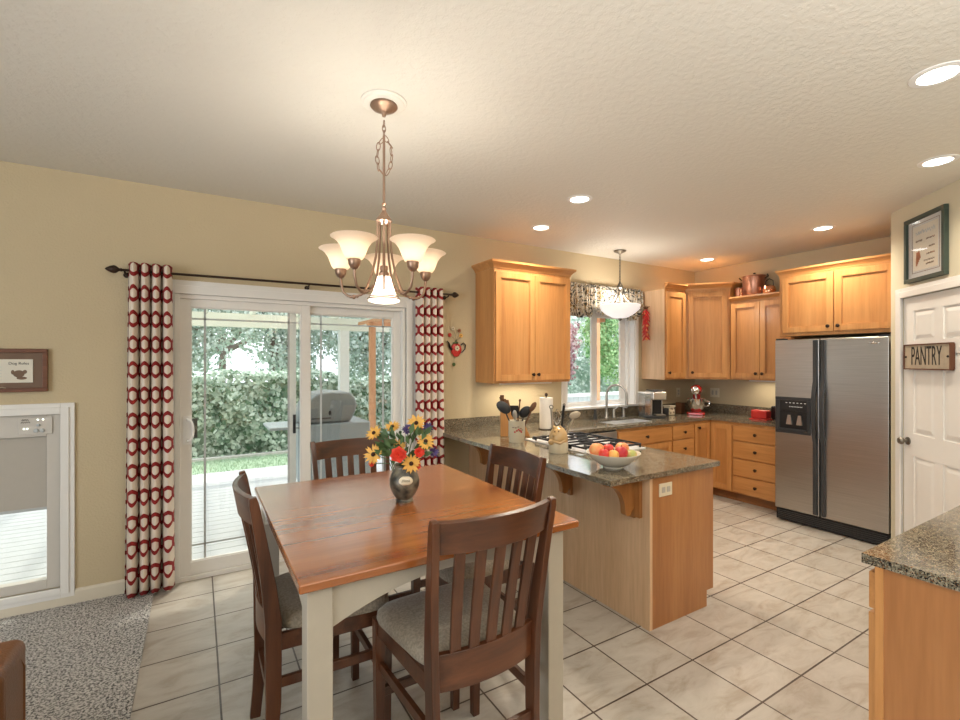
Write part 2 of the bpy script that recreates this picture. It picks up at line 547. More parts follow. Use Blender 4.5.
M['led'] = m_shade('small indicator light', 2.0, (0.9, 1.0, 0.9))
M['seat'] = m_cloth('taupe seat fabric', (0.24, 0.20, 0.15), (0.36, 0.31, 0.235))
M['leafgreen'] = plain('stem green', (0.07, 0.13, 0.045), 0.6, noise=0.3)
M['yellow'] = plain('yellow petals', (0.80, 0.45, 0.10), 0.6, noise=0.15)
M['rose'] = plain('coral red petals', (0.78, 0.065, 0.035), 0.6, noise=0.15)
M['purple'] = plain('violet petals', (0.10, 0.07, 0.20), 0.6, noise=0.2)
M['flowerheart'] = plain('dark flower heart', (0.045, 0.018, 0.01), 0.9)
M['vase'] = m_fruit('olive and black stoneware', (0.022, 0.024, 0.022), (0.20, 0.18, 0.13), 5.0)
M['vasedark'] = plain('black glaze', (0.02, 0.022, 0.02), 0.2, coat=0.5)
M['deck'] = plain('pale painted deck boards', (0.56, 0.57, 0.58), 0.6, noise=0.06, nscale=5)
M['patio_roof'] = m_glass('translucent patio roofing', 0.0, (0.80, 0.80, 0.76))

# ------------------------------------------------------------------ mesh building
ROOT = {}


class MB:
    def __init__(s):
        s.v, s.f, s.uv = [], [], {}

    def add(s, verts, faces, mtx=None):
        n = len(s.v)
        for p in verts:
            p = Vector(p)
            s.v.append(mtx @ p if mtx else p)
        s.f += [tuple(i + n for i in f) for f in faces]
        return s

    def box(s, x0, y0, z0, x1, y1, z1, mtx=None):
        x0, x1 = min(x0, x1), max(x0, x1)
        y0, y1 = min(y0, y1), max(y0, y1)
        z0, z1 = min(z0, z1), max(z0, z1)
        vs = [(x, y, z) for z in (z0, z1) for y in (y0, y1) for x in (x0, x1)]
        return s.add(vs, [(0, 2, 3, 1), (4, 5, 7, 6), (0, 1, 5, 4), (2, 6, 7, 3), (0, 4, 6, 2), (1, 3, 7, 5)], mtx)

    def prism(s, pts, z0, z1, mtx=None):
        n = len(pts)
        vs = [(x, y, z0) for x, y in pts] + [(x, y, z1) for x, y in pts]
        fs = [tuple(range(n - 1, -1, -1)), tuple(range(n, 2 * n))]
        fs += [(i, (i + 1) % n, n + (i + 1) % n, n + i) for i in range(n)]
        return s.add(vs, fs, mtx)

    def lathe(s, prof, c=(0, 0, 0), n=28, mtx=None, cap=True):
        vs, fs = [], []
        for r, z in prof:
            for i in range(n):
                a = 2 * PI * i / n
                vs.append((c[0] + r * math.cos(a), c[1] + r * math.sin(a), c[2] + z))
        for k in range(len(prof) - 1):
            for i in range(n):
                j = (i + 1) % n
                fs.append((k * n + i, k * n + j, (k + 1) * n + j, (k + 1) * n + i))
        if cap:
            if prof[0][0] > 1e-6:
                fs.append(tuple(range(n - 1, -1, -1)))
            if prof[-1][0] > 1e-6:
                fs.append(tuple((len(prof) - 1) * n + i for i in range(n)))
        return s.add(vs, fs, mtx)

    def tube(s, pts, r, n=10, closed=False, mtx=None):
        pts = [Vector(p) for p in pts]
        m = len(pts)
        rs = r if isinstance(r, (list, tuple)) else [r] * m
        vs, fs = [], []
        up = None
        for k, p in enumerate(pts):
            if closed:
                t = pts[(k + 1) % m] - pts[k - 1]
            else:
                t = pts[min(k + 1, m - 1)] - pts[max(k - 1, 0)]
            t.normalize()
            if up is None:
                up = Vector((0, 0, 1)) if abs(t.z) < 0.9 else Vector((1, 0, 0))
            a = t.cross(up)
            if a.length < 1e-5:
                a = t.orthogonal()
            a.normalize()
            bb = a.cross(t).normalized()
            up = bb
            for i in range(n):
                q = 2 * PI * i / n
                vs.append(p + (a * math.cos(q) + bb * math.sin(q)) * rs[k])
        segs = m if closed else m - 1
        for k in range(segs):
            k2 = (k + 1) % m
            for i in range(n):
                j = (i + 1) % n
                fs.append((k * n + i, k * n + j, k2 * n + j, k2 * n + i))
        if not closed:
            fs.append(tuple(range(n - 1, -1, -1)))
            fs.append(tuple((m - 1) * n + i for i in range(n)))
        return s.add(vs, fs, mtx)

    def bar(s, pts, hw, hd, wdir=None, mtx=None):
        """rectangular section swept along pts; hw half width along x, hd half depth along y (lists allowed)"""
        m = len(pts)
        hws = hw if isinstance(hw, (list, tuple)) else [hw] * m
        hds = hd if isinstance(hd, (list, tuple)) else [hd] * m
        wx = Vector(wdir or (1, 0, 0)).normalized()
        vs, fs = [], []
        P = [Vector(p) for p in pts]
        for k, p in enumerate(P):
            t = (P[min(k + 1, m - 1)] - P[max(k - 1, 0)]).normalized()
            dd = t.cross(wx).normalized()
            for a, b2 in ((-1, -1), (1, -1), (1, 1), (-1, 1)):
                vs.append(p + wx * (a * hws[k]) + dd * (b2 * hds[k]))
        for k in range(m - 1):
            for i in range(4):
                j = (i + 1) % 4
                fs.append((k * 4 + i, k * 4 + j, k * 4 + 4 + j, k * 4 + 4 + i))
        fs += [(3, 2, 1, 0), tuple((m - 1) * 4 + i for i in range(4))]
        return s.add(vs, fs, mtx)

    def ball(s, c, r, nu=20, nv=12, mtx=None):
        rx, ry, rz = r if isinstance(r, (list, tuple)) else (r, r, r)
        vs, fs = [(c[0], c[1], c[2] - rz)], []
        for k in range(1, nv):
            t = -PI / 2 + PI * k / nv
            for i in range(nu):
                a = 2 * PI * i / nu
                vs.append((c[0] + rx * math.cos(t) * math.cos(a), c[1] + ry * math.cos(t) * math.sin(a), c[2] + rz * math.sin(t)))
        vs.append((c[0], c[1], c[2] + rz))
        top = len(vs) - 1
        for i in range(nu):
            j = (i + 1) % nu
            fs.append((0, 1 + j, 1 + i))
            fs.append((top, top - nu + i, top - nu + j))
        for k in range(nv - 2):
            for i in range(nu):
                j = (i + 1) % nu
                a = 1 + k * nu
                fs.append((a + i, a + j, a + nu + j, a + nu + i))
        return s.add(vs, fs, mtx)

    def grid(s, fn, nu, nv, mtx=None, uvfn=None):
        vs = [fn(i / nu, j / nv) for j in range(nv + 1) for i in range(nu + 1)]
        fs = []
        base = len(s.v)
        for j in range(nv):
            for i in range(nu):
                a = j * (nu + 1) + i
                fs.append((a, a + 1, a + nu + 2, a + nu + 1))
        s.add(vs, fs, mtx)
        if uvfn:
            for j in range(nv + 1):
                for i in range(nu + 1):
                    s.uv[base + j * (nu + 1) + i] = uvfn(i / nu, j / nv)
        return s

    def build(s, name, mat, parent=None, world=True, smooth=40, bevel=0.0, solid=0.0, seg=2, kind=None, label=None):
        """make ONE object. world=True: vertices are world coordinates and are brought into the parent's frame"""
        me = bpy.data.meshes.new(name)
        vs = s.v
        if parent is not None:
            root = ROOT.get(parent.name, parent)
            if world:
                inv = (Matrix.Translation(root.location) @ Matrix.Rotation(root.rotation_euler.z, 4, 'Z')).inverted()
                vs = [inv @ v for v in vs]
            org = None
        else:
            xs = [v.x for v in vs]
            ys = [v.y for v in vs]
            zs = [v.z for v in vs]
            org = Vector(((min(xs) + max(xs)) / 2, (min(ys) + max(ys)) / 2, min(zs)))
            vs = [v - org for v in vs]
        me.from_pydata([tuple(v) for v in vs], [], s.f)
        if s.uv:
            ul = me.uv_layers.new(name='UVMap')
            for lp in me.loops:
                ul.data[lp.index].uv = s.uv.get(lp.vertex_index, (0, 0))
        me.validate()
        if smooth:
            me.polygons.foreach_set('use_smooth', [True] * len(me.polygons))
            me.set_sharp_from_angle(angle=R(smooth))
        mat = M[mat] if isinstance(mat, str) else mat
        me.materials.append(mat)
        o = bpy.data.objects.new(name, me)
        COL.objects.link(o)
        if parent is not None:
            o.parent = parent
            ROOT[o.name] = root
        else:
            o.location = org
        if solid:
            md = o.modifiers.new('thickness', 'SOLIDIFY')
            md.thickness = solid
            md.offset = 0
        if bevel:
            md = o.modifiers.new('bevel', 'BEVEL')
            md.width = bevel
            md.segments = seg
            md.limit_method = 'ANGLE'
            md.angle_limit = R(35)
            md.harden_normals = True
        if kind:
            o['kind'] = kind
        if label:
            o['label'] = label
        return o


def thing(name, label, cat, loc=(0, 0, 0), rotz=0.0, group=None):
    o = bpy.data.objects.new(name, None)
    o.empty_display_size = 0.1
    COL.objects.link(o)
    o.location = loc
    o.rotation_euler = (0, 0, rotz)
    o['label'] = label
    o['category'] = cat
    if group:
        o['group'] = group
    ROOT[o.name] = o
    return o


def tag(o, label, cat, group=None, kind=None):
    o['label'] = label
    o['category'] = cat
    if group:
        o['group'] = group
    if kind:
        o['kind'] = kind
    return o


def structure(name, loc=(0, 0, 0)):
    o = bpy.data.objects.new(name, None)
    COL.objects.link(o)
    o.location = loc
    o['kind'] = 'structure'
    ROOT[o.name] = o
    return o


def B(*a, **k):
    return MB().box(*a, **k)


def text_mesh(name, body, size, mat, parent, loc, rot, extrude=0.001, sx=1.0, sy=1.0, align='CENTER', label=None):
    """lettering turned into a mesh; loc and rot are in the parent's frame"""
    cu = bpy.data.curves.new(name, 'FONT')
    cu.body = body
    cu.size = size
    cu.align_x = align
    cu.align_y = 'CENTER'
    cu.extrude = extrude
    tmp = bpy.data.objects.new(name + '_tmp', cu)
    COL.objects.link(tmp)
    dg = bpy.context.evaluated_depsgraph_get()
    me = bpy.data.meshes.new_from_object(tmp.evaluated_get(dg))
    bpy.data.objects.remove(tmp)
    me.transform(Matrix.Diagonal((sx, sy, 1, 1)))
    mt = Matrix.Translation(loc) @ rot.to_4x4()
    me.transform(mt)
    me.materials.clear()
    me.materials.append(M[mat])
    o = bpy.data.objects.new(name, me)
    COL.objects.link(o)
    o.parent = parent
    ROOT[o.name] = ROOT.get(parent.name, parent)
    if label:
        o['label'] = label
    return o


def copy_tree(o, parent=None, loc=None, rotz=None, label=None):
    c = o.copy()
    COL.objects.link(c)
    if parent is not None:
        c.parent = parent
    if loc is not None:
        c.location = loc
    if rotz is not None:
        c.rotation_euler = (0, 0, rotz)
    if label:
        c['label'] = label
    for ch in list(o.children):
        copy_tree(ch, c)
    return c


YW, XW, HC = 3.874, 5.687, 2.743      # back wall, refrigerator wall, ceiling height
WT = 0.15
GZ = -0.12                            # deck level
STAND = 1                             # readable switch for spin direction

# ================================================================== SETTING
XL, YR = -4.0, -4.0
B(-0.25, YR, -0.1, XW + 0.15, YW + WT, 0).build('floor', 'tile', smooth=0, kind='structure')
B(XL, YR, -0.1, -0.25, YW, 0.012).build('floor_carpet', 'carpet', smooth=0, kind='structure')
B(XL - 0.15, YR - 0.15, HC, XW + 0.15, YW + WT, HC + 0.12).build('ceiling', 'ceiling', smooth=0, kind='structure')

# back wall with openings (pet door window, patio door, sink window)
PDX0, PDX1, PDZ0, PDZ1 = -1.30, -0.735, 0.13, 1.215      # pet door opening
SDX0, SDX1, SDZ1 = -0.14, 1.57, 2.02                    # patio door opening
WX0, WX1, WZ0, WZ1 = 3.41, 4.52, 1.035, 2.16             # sink window opening
wb = MB()
for a in [(XL, 0, PDX0, HC), (PDX0, 0, PDX1, PDZ0), (PDX0, PDZ1, PDX1, HC), (PDX1, 0, SDX0, HC), (SDX0, SDZ1, SDX1, HC),
          (SDX1, 0, WX0, HC), (WX0, 0, WX1, WZ0), (WX0, WZ1, WX1, HC), (WX1, 0, XW + 0.15, HC)]:
    wb.box(a[0], YW, a[1], a[2], YW + WT, a[3])
wb.build('wall_back', 'wall', smooth=0, kind='structure')
B(XW, 1.53, 0, XW + 0.15, YW, HC).build('wall_right', 'wall', smooth=0, kind='structure')
# angled pantry closet in the corner
PC = Vector((4.816, 1.53, 0))
PD = Vector((-0.70711, -0.70711, 0))
PN = Vector((-0.70711, 0.70711, 0))     # facing the room
B(4.816, 1.41, 0, XW + 0.15, 1.53, HC).build('wall_pantry_side', 'wall_cream', smooth=0, kind='structure')


def pm():
    """frame of the pantry wall: x along the wall away from the refrigerator, y into the room, z up"""
    m = Matrix((( -0.70711, -0.70711, 0, PC.x), (-0.70711, 0.70711, 0, PC.y), (0, 0, 1, 0), (0, 0, 0, 1)))
    return m


PM = pm()
DX0, DX1, DZ = 0.158, 0.92, 2.035
pw = MB()
pw.box(0, -0.11, 0, DX0, 0, HC, PM).box(DX0, -0.11, DZ, DX1, 0, HC, PM).box(DX1, -0.11, 0, 1.36, 0, HC, PM)
pw.build('wall_pantry', 'wall_cream', smooth=0, kind='structure')
pe = PM @ Vector((1.36, 0, 0))
B(pe.x, YR, 0, pe.x + 0.12, pe.y, HC).build('wall_near_right', 'wall_cream', smooth=0, kind='structure')
B(XL - 0.15, YR, 0, XL, -2.1, HC).box(XL - 0.15, -2.1, 0, XL, 1.5, 0.7).box(XL - 0.15, -2.1, 2.3, XL, 1.5, HC).box(XL - 0.15, 1.5, 0, XL, YW, HC).build('wall_left', 'wall', smooth=0, kind='structure')
B(XL, YR - 0.15, 0, pe.x + 0.12, YR, HC).build('wall_rear', 'wall', smooth=0, kind='structure')

w_ = MB()
xa, xb, ya, yb = XL - 0.10, XL - 0.05, -2.1, 1.5
for y in (ya, (ya + yb) / 2, yb - 0.05):
    w_.box(xa, y, 0.7, xb, y + 0.05, 2.3)
w_.box(xa, ya, 0.7, xb, yb, 0.75).box(xa, ya, 2.25, xb, yb, 2.3)
w_.build('added_window', 'trim', smooth=0, kind='structure')  # window out of view, added to go with the side fill light

# baseboards
bb = MB()
for x0, x1 in ((XL, -0.225), (1.68, 2.19)):
    bb.prism([(YW, 0), (YW - 0.014, 0), (YW - 0.014, 0.075), (YW - 0.006, 0.09), (YW, 0.09)], x0, x1,
             Matrix(((0, 0, 1, 0), (1, 0, 0, 0), (0, 1, 0, 0.012), (0, 0, 0, 1))))
bb.build('baseboard_back', 'trimwarm', smooth=0, kind='structure')


def casing(parent_or_none, name, x0, x1, z0, z1, w, y, bottom=False, mtx=None, mat='trim', t=0.016, split_top=True):
    """picture-frame trim round an opening on a plane y facing -y (or +y with mtx)"""
    mb = MB()
    sgn = -1 if mtx is None else 1
    for k, (ww, tt) in enumerate(((w, t), (w * 0.62, t * 1.5))):
        a, b2, c, d = x0 - ww, x1 + ww, z1 + ww, (z0 - ww if bottom else z0)
        ya, yb = y, y + sgn * tt
        mb.box(a, ya, d, x0, yb, c, mtx)
        mb.box(x1, ya, d, b2, yb, c, mtx)
        mb.box(x0, ya, z1, x1, yb, c, mtx)
        if bottom:
            mb.box(x0, ya, d, x1, yb, z0, mtx)
    return mb


# ---- patio sliding door (door_1)
d1 = structure('door_1', (0.72, YW, 0))
casing(None, 'casing', SDX0, SDX1, 0.0, SDZ1 - 0.005, 0.095, YW, mat='trim').build('casing', 'trim', d1, smooth=0, bevel=0.003)
fr = MB()
fr.box(SDX0, YW - 0.004, 0.0, SDX0 + 0.03, YW + 0.13, SDZ1)
fr.box(SDX1 - 0.03, YW - 0.004, 0.0, SDX1, YW + 0.13, SDZ1)
fr.box(SDX0 + 0.03, YW - 0.004, SDZ1 - 0.035, SDX1 - 0.03, YW + 0.13, SDZ1)
fr.box(SDX0 + 0.03, YW - 0.004, 0.0, SDX1 - 0.03, YW + 0.13, 0.032)
fr.build('door_frame', 'vinyl', d1, smooth=0, bevel=0.003)


def sash(parent, name, x0, x1, z0, z1, st, rt, rb, y0, y1, mat='vinyl'):
    mb = MB()
    mb.box(x0, y0, z0, x0 + st, y1, z1).box(x1 - st, y0, z0, x1, y1, z1)
    mb.box(x0 + st, y0, z0, x1 - st, y1, z0 + rb).box(x0 + st, y0, z1 - rt, x1 - st, y1, z1)
    # glazing bead
    g = 0.008
    for a in ((x0 + st, z0 + rb, x0 + st + g, z1 - rt), (x1 - st - g, z0 + rb, x1 - st, z1 - rt), (x0 + st + g, z0 + rb, x1 - st - g, z0 + rb + g), (x0 + st + g, z1 - rt - g, x1 - st - g, z1 - rt)):
        mb.box(a[0], y0 + 0.007, a[1], a[2], y1 - 0.007, a[3])
    return mb.build(name, mat, parent, smooth=0, bevel=0.002)


p1 = sash(d1, 'sliding_panel', SDX0 + 0.03, 0.765, 0.034, 1.985, 0.066, 0.055, 0.09, YW + 0.012, YW + 0.048)
B(SDX0 + 0.09, YW + 0.028, 0.12, 0.70, YW + 0.032, 1.935).build('glass_pane', 'glass', p1, smooth=0)
mu = MB()
for x in (0.044, 0.608):
    mu.box(x - 0.007, YW + 0.033, 0.12, x + 0.007, YW + 0.037, 1.935)
for z in (1.848, 0.235):
    mu.box(SDX0 + 0.09, YW + 0.033, z - 0.006, 0.70, YW + 0.037, z + 0.006)
mu.build('muntins', 'fence', p1, smooth=0)
hb = MB().prism([(-0.026, -0.10), (0.026, -0.10), (0.026, 0.10), (-0.026, 0.10)], 0, 0.008, Matrix(((1, 0, 0, -0.062), (0, 0, -1, YW + 0.012), (0, 1, 0, 1.06), (0, 0, 0, 1))))
hp = []
for k in range(11):
    a = -PI / 2 + PI * k / 10
    hp.append((-0.058 + 0.0 + 0.035 * math.cos(a) * 0 + 0.03 * math.cos(a), YW - 0.03, 1.06 + 0.075 * math.sin(a)))
hb.tube([(-0.062, YW + 0.006, 0.985)] + hp + [(-0.062, YW + 0.006, 1.135)], 0.009, 8)
hb.build('door_handle', 'white', p1, smooth=40)
B(-0.046, YW + 0.05, 0.995, -0.002, YW + 0.062, 1.135).build('lock_plate', 'darkgrey', p1, smooth=0, bevel=0.003)
p2 = sash(d1, 'fixed_panel', 0.705, SDX1 - 0.03, 0.034, 1.985, 0.066, 0.055, 0.09, YW + 0.052, YW + 0.088)
B(0.765, YW + 0.068, 0.12, 1.48, YW + 0.072, 1.935).build('glass_pane', 'glass', p2, smooth=0)
mu = MB()
for x in (0.86, 1.385):
    mu.box(x - 0.007, YW + 0.062, 0.12, x + 0.007, YW + 0.067, 1.935)
for z in (1.848, 0.235):
    mu.box(0.765, YW + 0.062, z - 0.006, 1.48, YW + 0.067, z + 0.006)
mu.build('muntins', 'fence', p2, smooth=0)
sd = MB()
sd.box(0.618, YW + 0.098, 0.04, 0.675, YW + 0.116, 1.97).box(1.475, YW + 0.098, 0.04, 1.535, YW + 0.116, 1.97)
sd.box(0.69, YW + 0.098, 0.04, 1.475, YW + 0.116, 0.10).box(0.69, YW + 0.098, 1.92, 1.475, YW + 0.116, 1.97)
scr = sd.build('screen_door', 'whitepaint', d1, smooth=0, bevel=0.002)
B(0.69, YW + 0.106, 0.10, 1.475, YW + 0.1065, 1.92).build('screen_mesh', 'screen', scr, smooth=0)
B(0.65, YW + 0.09, 0.97, 0.672, YW + 0.098, 1.12).build('screen_latch', 'darkgrey', scr, smooth=0, bevel=0.002)

# ---- low window fitted with a powered pet door
pt = thing('pet_door', 'beige electronic pet door built into a low white framed window', 'pet door', ((PDX0 + PDX1) / 2, YW, PDZ0))
casing(None, 'casing', PDX0, PDX1, PDZ0, PDZ1, 0.068, YW, bottom=True).build('casing', 'trim', pt, smooth=0, bevel=0.003)
f = MB()
f.box(PDX0, YW + 0.002, PDZ0, PDX0 + 0.04, YW + 0.06, PDZ1).box(PDX1 - 0.068, YW + 0.002, PDZ0, PDX1, YW + 0.06, PDZ1)
f.box(PDX0 + 0.04, YW + 0.002, PDZ0, PDX1 - 0.068, YW + 0.06, PDZ0 + 0.06).box(PDX0 + 0.04, YW + 0.002, 1.08, PDX1 - 0.068, YW + 0.06, PDZ1)
f.build('door_frame', 'greige', pt, smooth=0, bevel=0.003)
B(PDX0 + 0.04, YW + 0.03, 0.633, PDX1 - 0.068, YW + 0.045, 1.08).build('raised_flap', 'tan_plastic', pt, smooth=0, bevel=0.003)
B(PDX0 + 0.04, YW + 0.024, 0.62, PDX1 - 0.068, YW + 0.05, 0.636).build('flap_edge', 'fence', pt, smooth=0)
B(PDX0 + 0.04, YW + 0.048, PDZ0 + 0.06, PDX1 - 0.068, YW + 0.052, 0.64).build('clear_pane', 'glass', pt, smooth=0)
cp = B(-0.93, YW - 0.006, 1.095, -0.775, YW + 0.001, 1.20).build('control_panel', 'greige', pt, smooth=0, bevel=0.002)
knb = MB()
for x, z in ((-0.905, 1.132), (-0.89, 1.132), (-0.842, 1.185), (-0.818, 1.185)):
    knb.ball((x, YW - 0.007, z), 0.0045, 10, 6)
knb.build('indicator_lights', 'led', cp)
knb = MB()
for x, z, r in ((-0.85, 1.118, 0.012), (-0.822, 1.118, 0.012), (-0.84, 1.152, 0.009)):
    knb.lathe([(r, 0), (r, 0.006), (r * 0.7, 0.009), (0, 0.009)], (0, 0, 0), 14, Matrix(((1, 0, 0, x), (0, 0, -1, YW - 0.006), (0, 1, 0, z), (0, 0, 0, 1))))
knb.build('buttons', 'fence', cp)
RX = Matrix.Rotation(R(90), 3, 'X')
e = MB()
for q_, (xa_, xb_, z_) in enumerate(((-0.915, -0.885, 1.186), (-0.918, -0.878, 1.171))):
    e.tube([(xa_ + (xb_ - xa_) * k / 8, YW - 0.007, z_ + (0.004 if k % 2 else -0.004)) for k in range(9)], 0.0016, 4)
e.build('panel_lettering', 'ink', cp, smooth=0)

# ---- window over the sink (window_1)
w1 = structure('window_1', (3.965, YW, WZ0))
jb = MB()
jb.box(WX0, YW, WZ0, WX0 + 0.012, YW + 0.15, WZ1).box(WX1 - 0.012, YW, WZ0, WX1, YW + 0.15, WZ1).box(WX0 + 0.012, YW, WZ1 - 0.012, WX1 - 0.012, YW + 0.15, WZ1)
jb.build('jambs', 'white', w1, smooth=0)
B(WX0 - 0.04, YW - 0.035, WZ0 - 0.022, WX1 + 0.03, YW + 0.15, WZ0 + 0.003).build('window_sill', 'white', w1, smooth=0, bevel=0.004)
cs = MB()
cs.box(WX0 - 0.05, YW - 0.014, WZ0 - 0.02, WX0, YW, WZ1 + 0.05).box(WX1, YW - 0.014, WZ0 - 0.02, WX1 + 0.05, YW, WZ1 + 0.05).box(WX0, YW - 0.014, WZ1, WX1, YW, WZ1 + 0.05)
cs.build('casing', 'trim', w1, smooth=0, bevel=0.002)
wf = MB()
wf.box(WX0 + 0.012, YW + 0.07, WZ0, WX0 + 0.05, YW + 0.14, WZ1 - 0.012).box(WX1 - 0.05, YW + 0.07, WZ0, WX1 - 0.012, YW + 0.14, WZ1 - 0.012)
wf.box(WX0 + 0.05, YW + 0.07, WZ0, WX1 - 0.05, YW + 0.14, WZ0 + 0.018).box(WX0 + 0.05, YW + 0.07, WZ1 - 0.05, WX1 - 0.05, YW + 0.14, WZ1 - 0.012)
wf.build('window_frame', 'white', w1, smooth=0, bevel=0.002)
sA = sash(w1, 'sliding_sash', WX0 + 0.05, 3.945, WZ0 + 0.018, WZ1 - 0.05, 0.06, 0.045, 0.028, YW + 0.078, YW + 0.103, 'white')
B(WX0 + 0.09, YW + 0.088, WZ0 + 0.04, 3.905, YW + 0.092, WZ1 - 0.09).build('glass_pane', 'glass', sA, smooth=0)
sB = sash(w1, 'fixed_sash', 3.91, WX1 - 0.05, WZ0 + 0.018, WZ1 - 0.05, 0.085, 0.045, 0.028, YW + 0.106, YW + 0.131, 'white')
B(3.945, YW + 0.116, WZ0 + 0.04, WX1 - 0.09, YW + 0.12, WZ1 - 0.09).build('glass_pane', 'glass', sB, smooth=0)

# ---- pantry door (door_2)
d2 = structure('door_2', tuple(PM @ Vector((DX0, 0, 0))))
casing(None, 'casing', DX0, DX1, 0, DZ, 0.075, 0.0, mtx=PM).build('casing', 'trim', d2, smooth=0, bevel=0.003)
db = MB().box(DX0 + 0.004, -0.04, 0.01, DX1 - 0.004, -0.012, DZ - 0.004, PM)
dleaf = db.build('door_leaf', 'trim', d2, smooth=0)
pan = MB()
for x0, x1 in ((0.285, 0.425), (0.535, 0.675)):
    x0 += 0.0
    for z0, z1 in ((0.22, 0.80), (0.98, 1.66), (1.76, 1.93)):
        pass
cols = ((DX0 + 0.115, DX0 + 0.345), (DX0 + 0.425, DX0 + 0.655))
rows = ((0.20, 0.83), (1.0, 1.60), (1.70, 1.925))
# stiles and rails stand proud of the recessed field, raised panels in the middle
xs = [DX0 + 0.004, cols[0][0], cols[0][1], cols[1][0], cols[1][1], DX1 - 0.004]
st = MB()
for i in (0, 2, 4):
    st.box(xs[i], -0.012, 0.01, xs[i + 1], -0.002, DZ - 0.004, PM)
zs = [0.01, rows[0][0], rows[0][1], rows[1][0], rows[1][1], rows[2][0], rows[2][1], DZ - 0.004]
for c0, c1 in cols:
    for i in (0, 2, 4, 6):
        st.box(c0, -0.012, zs[i], c1, -0.002, zs[i + 1], PM)
    for z0, z1 in rows:
        g = 0.03
        st.prism([(c0 + 0.012, z0 + 0.012), (c1 - 0.012, z0 + 0.012), (c1 - 0.012, z1 - 0.012), (c0 + 0.012, z1 - 0.012)], -0.012, -0.009,
                 PM @ Matrix(((1, 0, 0, 0), (0, 0, 1, 0), (0, 1, 0, 0), (0, 0, 0, 1))))
        vsx = [(c0 + 0.012, -0.0095, z0 + 0.012), (c1 - 0.012, -0.0095, z0 + 0.012), (c1 - 0.012, -0.0095, z1 - 0.012), (c0 + 0.012, -0.0095, z1 - 0.012),
               (c0 + g + 0.012, -0.003, z0 + g + 0.012), (c1 - g - 0.012, -0.003, z0 + g + 0.012), (c1 - g - 0.012, -0.003, z1 - g - 0.012), (c0 + g + 0.012, -0.003, z1 - g - 0.012)]
        st.add(vsx, [(0, 1, 5, 4), (1, 2, 6, 5), (2, 3, 7, 6), (3, 0, 4, 7), (4, 5, 6, 7)], PM)
st.build('door_panelling', 'trim', dleaf, smooth=0)
kn = MB()
KM = PM @ Matrix(((1, 0, 0, DX0 + 0.055), (0, 0, 1, -0.002), (0, 1, 0, 0.935), (0, 0, 0, 1)))
kn.lathe([(0.03, 0), (0.03, 0.006), (0.012, 0.01), (0.011, 0.028), (0.024, 0.036), (0.028, 0.05), (0.022, 0.062), (0, 0.065)], (0, 0, 0), 20, KM)
kn.build('door_knob', 'nickel', dleaf)
# pantry sign and framed print
ps = thing('pantry_sign', 'weathered wooden board reading PANTRY hanging on the white panelled door', 'sign', tuple(PM @ Vector((0.453, 0.0, 1.485))), math.atan2(-0.70711, -0.70711))
# local frame: x along wall, y = wall normal reversed; use world verts
B(0.212, 0.0, 1.49, 0.688, 0.02, 1.665, PM).build('board', 'signwood', ps, smooth=0, bevel=0.003)
e = MB()
for a in ((0.206, 1.483, 0.694, 1.491), (0.206, 1.664, 0.694, 1.672), (0.206, 1.491, 0.213, 1.664), (0.687, 1.491, 0.700, 1.664)):
    e.box(a[0], 0.0, a[1], a[2], 0.026, a[3], PM)
e.build('edge', 'signedge', ps, smooth=0)
for x in (0.229, 0.668):
    MB().ball((0, 0, 0), 0.008, 12, 8, PM @ Matrix.Translation((x, 0.021, 1.578))).build('nail', 'ink', ps)
# lettering faces the room: text x runs along wall direction, text up = z, text normal = wall normal
rotP = Matrix(((-0.70711, 0, -0.70711), (-0.70711, 0, 0.70711), (0, 1, 0)))


def wall_text(name, body, size, mat, parent, x, z, off, sx=1.0, sy=1.0, flip=True, align='CENTER', label=None):
    wp = PM @ Vector((x, off, z))
    root = ROOT.get(parent.name, parent)
    inv = (Matrix.Translation(root.location) @ Matrix.Rotation(root.rotation_euler.z, 4, 'Z')).inverted()
    # seen from the room the wall runs left (refrigerator) to right (camera side) = +x of PM
    rw = Matrix(((-0.70711, 0, -0.70711), (-0.70711, 0, 0.70711), (0, 1, 0)))
    return text_mesh(name, body, size, mat, parent, inv @ wp, inv.to_3x3() @ rw, 0.0008, sx, sy, align, label)


wall_text('lettering', 'PANTRY', 0.13, 'ink', ps, 0.449, 1.578, 0.0212, 0.66, 1.5)
pf = thing('framed_print', 'dark green framed recipe print with pale mat hanging above the pantry door', 'picture', tuple(PM @ Vector((0.43, 0, 2.13))), 0)
e = MB()
for a in ((0.215, 2.135, 0.645, 2.165), (0.215, 2.585, 0.645, 2.615), (0.215, 2.165, 0.243, 2.585), (0.617, 2.165, 0.645, 2.585)):
    e.box(a[0], 0.0, a[1], a[2], 0.03, a[3], PM)
e.build('frame', 'greenframe', pf, smooth=0, bevel=0.003)
B(0.243, 0.0, 2.165, 0.617, 0.012, 2.585, PM).build('mat_board', 'matwhite', pf, smooth=0)
art = B(0.30, 0.012, 2.215, 0.56, 0.014, 2.54, PM).build('print', 'paper', pf, smooth=0)
def squiggle(mb, x0, x1, z, hgt, off, n, mtx=None, th=0.0012, y=0.0, seed=1):
    """a line of unreadable handwriting-like strokes"""
    q = random.Random(seed)
    pts_ = []
    for k in range(n * 4 + 1):
        u_ = k / (n * 4)
        pts_.append((x0 + (x1 - x0) * u_ + q.uniform(-0.2, 0.2) * hgt, off, z + (hgt / 2 if k % 2 else -hgt / 2) * q.uniform(0.4, 1)))
    mb.tube([(mtx @ Vector(p)) if mtx else Vector(p) for p in pts_], th, 4)
    return mb


